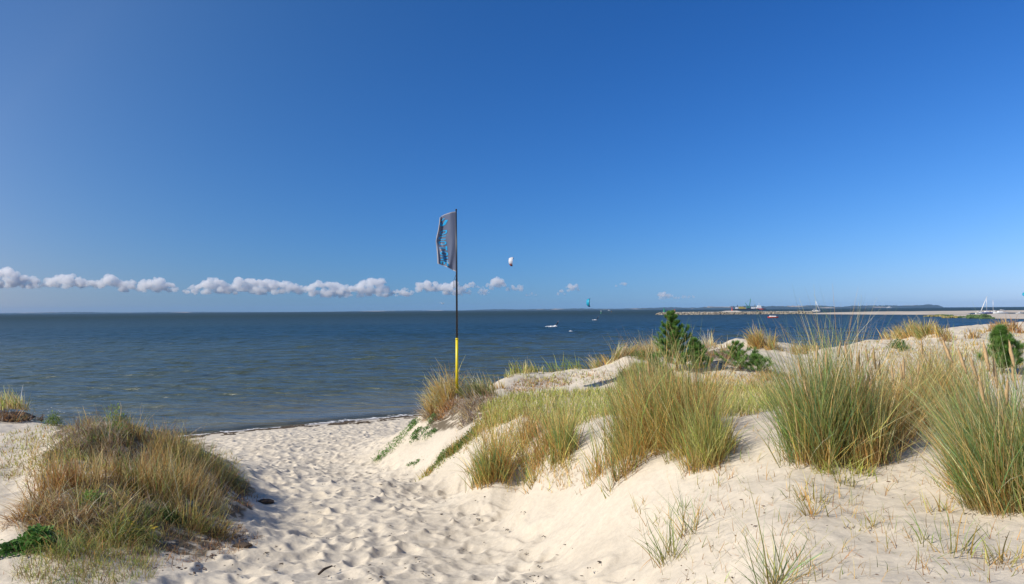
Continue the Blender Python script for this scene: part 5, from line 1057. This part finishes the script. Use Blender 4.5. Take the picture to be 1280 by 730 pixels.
cover('short_grass', [(880,470),(960,470),(990,492),(985,505),(880,500)], 600, .15, dict(straw=3, ochre=2, olive=2))
cover('dry_litter', [(630,490),(650,474),(700,472),(720,478),(700,484),(650,492)], 700, .07, dict(rust=3, brown=3, ochre=1), lean=1.4)
cover('dry_litter', [(700,470),(760,462),(800,455),(800,468),(760,480)], 300, .08, dict(rust=2, brown=2, straw=2), lean=1.4)
cover('dry_litter', [(860,455),(960,455),(1000,480),(960,500),(900,480)], 500, .09, dict(rust=3, brown=3, ochre=2), lean=1.4)
cover('short_grass', [(0,545),(60,530),(110,520),(110,560),(60,600),(0,600)], 900, .08, dict(olive=3, lime=2, rust=1, brown=1), lean=.9)
cover('short_grass', [(30,690),(110,660),(200,680),(190,725),(60,740),(20,720)], 1500, .09, dict(olive=3, lime=1, brown=2, green=1.4), lean=.9)
cover('dry_litter', [(170,640),(260,640),(330,672),(300,690),(200,715),(150,700)], 900, .06, dict(brown=4, rust=2, grey=1), lean=1.4)
cover('dry_litter', [(60,600),(200,560),(290,600),(270,650),(100,670)], 420, .22, dict(pale=2, grey=3, brown=3, straw=2), lean=1.3, bend=1.0)
cover('dry_litter', [(230,600),(300,590),(330,625),(290,640)], 300, .07, dict(brown=4, rust=2), lean=1.4)
cover('short_grass', [(30,560),(120,520),(300,570),(310,620),(270,660),(150,700),(30,690)], 1500, .16, dict(olive=3, brown=2, ochre=2, green=1), lean=.9, bend=.9)
cover('fine_grass_seedlings', [(960,590),(1120,560),(1200,540),(1280,640),(1280,730),(820,730),(800,650),(940,560)], 420, .12, dict(olive=2, green=1, ochre=2, rust=1.5), lean=.9, bunch=3)
cover('fine_grass_seedlings', [(900,520),(980,500),(1000,580),(900,600)], 60, .08, dict(rust=2, ochre=2, olive=1), lean=1.0, bunch=2)
cover('short_grass', [(1080,440),(1280,425),(1290,470),(1200,500),(1090,500)], 900, .12, dict(straw=3, ochre=2, olive=1))
cover('short_grass', [(620,606),(700,596),(770,598),(760,610),(640,615)], 60, .12, dict(ochre=3, olive=2), bunch=3)
cover('short_grass', [(640,466),(700,460),(760,462),(750,482),(650,484)], 130, .13, dict(lime=3, olive=2))
cover('short_grass', [(1060,424),(1160,416),(1280,416),(1280,450),(1080,450)], 420, .13, dict(straw=3, ochre=2, olive=2))
cover('dry_litter', [(1060,424),(1160,416),(1280,416),(1280,450),(1080,450)], 300, .09, dict(rust=3, brown=2, ochre=2), lean=1.3)
# roots of wind-thrown grass litter around the sprigs
# scattered bits of dark weed and wood on the path
def bits(name, n, poly, smin, smax, col, flat=.4):
    xs, ys = [p[0] for p in poly], [p[1] for p in poly]; px = rng.uniform(min(xs), max(xs), n * 3); py = rng.uniform(min(ys), max(ys), n * 3); m_ = inpoly(px, py, poly); g = Gmany(px[m_][:n], py[m_][:n])
    bm = bmesh.new()
    for x, y in g:
        z = float(height(np.array([x]), np.array([y]))[0])
        for k in range(random.choice((1, 1, 2, 4))):
            s = random.uniform(smin, smax) * (y / 8) ** .5; q = bmesh.ops.create_icosphere(bm, subdivisions=1, radius=s); a = random.uniform(0, 3.14); ex = random.uniform(1, 3); o_ = Vector((x + random.gauss(0, s * 2), y + random.gauss(0, s * 2), z + s * .2))
            for v in q['verts']: v.co = Matrix.Rotation(a, 3, 'Z') @ Vector((v.co.x * ex, v.co.y, v.co.z * flat)) * random.uniform(.7, 1.3) + o_
    o = link(name, bm_mesh(bm, name), simple(name, col, .95, var=.4, scale=40)); return tag(o, kind='stuff')
bits('beach_debris', 150, [(250,700),(330,600),(340,550),(520,530),(560,600),(700,660),(800,728),(230,728)], .004, .009, (.07, .05, .035))
bits('beach_debris', 90, [(820,728),(800,660),(940,590),(1280,600),(1280,728)], .003, .008, (.16, .10, .06))
bits('beach_debris', 90, [(260,640),(330,670),(240,720),(180,720)], .005, .011, (.08, .045, .03))
# dark weed along the tide line
bm = bmesh.new()
for px in np.linspace(225, 545, 1500):
    s = PZ(px, np.interp(px, [240, 330, 420, 520], [544, 535.5, 527.5, 518.5]), 0); off = random.choice((.9, 1.9, 3.0)) + 1.6 * vnoise(np.array([px * .04]), np.array([3.]))[0] + random.gauss(0, .22)
    if vnoise(np.array([px * .09]), np.array([round(off) * 3.7]))[0] < .08: continue
    x, y = s[0] + random.gauss(0, .1), s[1] - off; z = float(height(np.array([x]), np.array([y]))[0])
    q = bmesh.ops.create_icosphere(bm, subdivisions=1, radius=random.uniform(.02, .055))
    for v in q['verts']: v.co = Vector((v.co.x * random.uniform(1.2, 3), v.co.y * 1.2, v.co.z * .45)) * random.uniform(.7, 1.3) + Vector((x, y, z + .01))
tag(link('seaweed_line', bm_mesh(bm, 'seaweed_line'), simple('dry_seaweed', (.07, .05, .03), .95, var=.4, scale=6)), kind='stuff')
bm = bmesh.new()
for px in np.linspace(225, 545, 420):
    s = PZ(px, np.interp(px, [240, 330, 420, 520], [544, 535.5, 527.5, 518.5]), 0); x, y = s[0] + random.gauss(0, .1), s[1] - .25 + 1.0 * vnoise(np.array([px * .06]), np.array([5.]))[0] + random.gauss(0, .12)
    z = max(float(height(np.array([x]), np.array([y]))[0]), .01); q = bmesh.ops.create_icosphere(bm, subdivisions=1, radius=random.uniform(.01, .03))
    for v in q['verts']: v.co = Vector((v.co.x * random.uniform(2, 5), v.co.y * 1.5, v.co.z * .35)) * random.uniform(.7, 1.3) + Vector((x, y, z + .01))
tag(link('foam', bm_mesh(bm, 'foam'), simple('sea_foam', (.62, .62, .62), .8)), kind='stuff')
# stick on the path, peat lump, driftwood root
g = G(405, 717); bm = bmesh.new(); tube(bm, [(-.03, -.07, .015), (.0, .0, .035), (.045, .10, .03)], [.010, .012, .007], 7); tag(link('stick', bm_mesh(bm, 'stick'), simple('dark_wood', (.05, .035, .025), .9, scale=40), loc=g), 'short dark stick lying on the trampled sand at the bottom of the path', 'stick')
for (px, py, sx_, sy_, sz_, lab) in ((8, 524, .36, .35, .10, 'dark eroded peat lump under the lone tuft at the left edge'), (332, 627, .12, .06, .03, 'piece of dark driftwood beside the right rim of the left mound'), (303, 682, .10, .06, .03, 'dark root end at the lower right of the left mound')):
    g = G(px, py); bm = bmesh.new(); q = bmesh.ops.create_icosphere(bm, subdivisions=4, radius=1)
    for v in q['verts']:
        nz = 1 + .35 * float(fbm(np.array([v.co.x * 2.2 + px]), np.array([v.co.y * 2.2 + v.co.z * 2]), 3)[0]); v.co = Vector((v.co.x * sx_ * nz, v.co.y * sy_ * nz, v.co.z * sz_ * nz))
    nm = 'peat_lump' if sx_ > .4 else 'driftwood'; tag(link(nm, bm_mesh(bm, nm), simple(nm, (.12, .095, .065) if sx_ > .4 else (.07, .05, .035), 1, var=.5, scale=9), loc=(g[0], g[1], g[2]), smooth=True), lab, nm.replace('_', ' '))
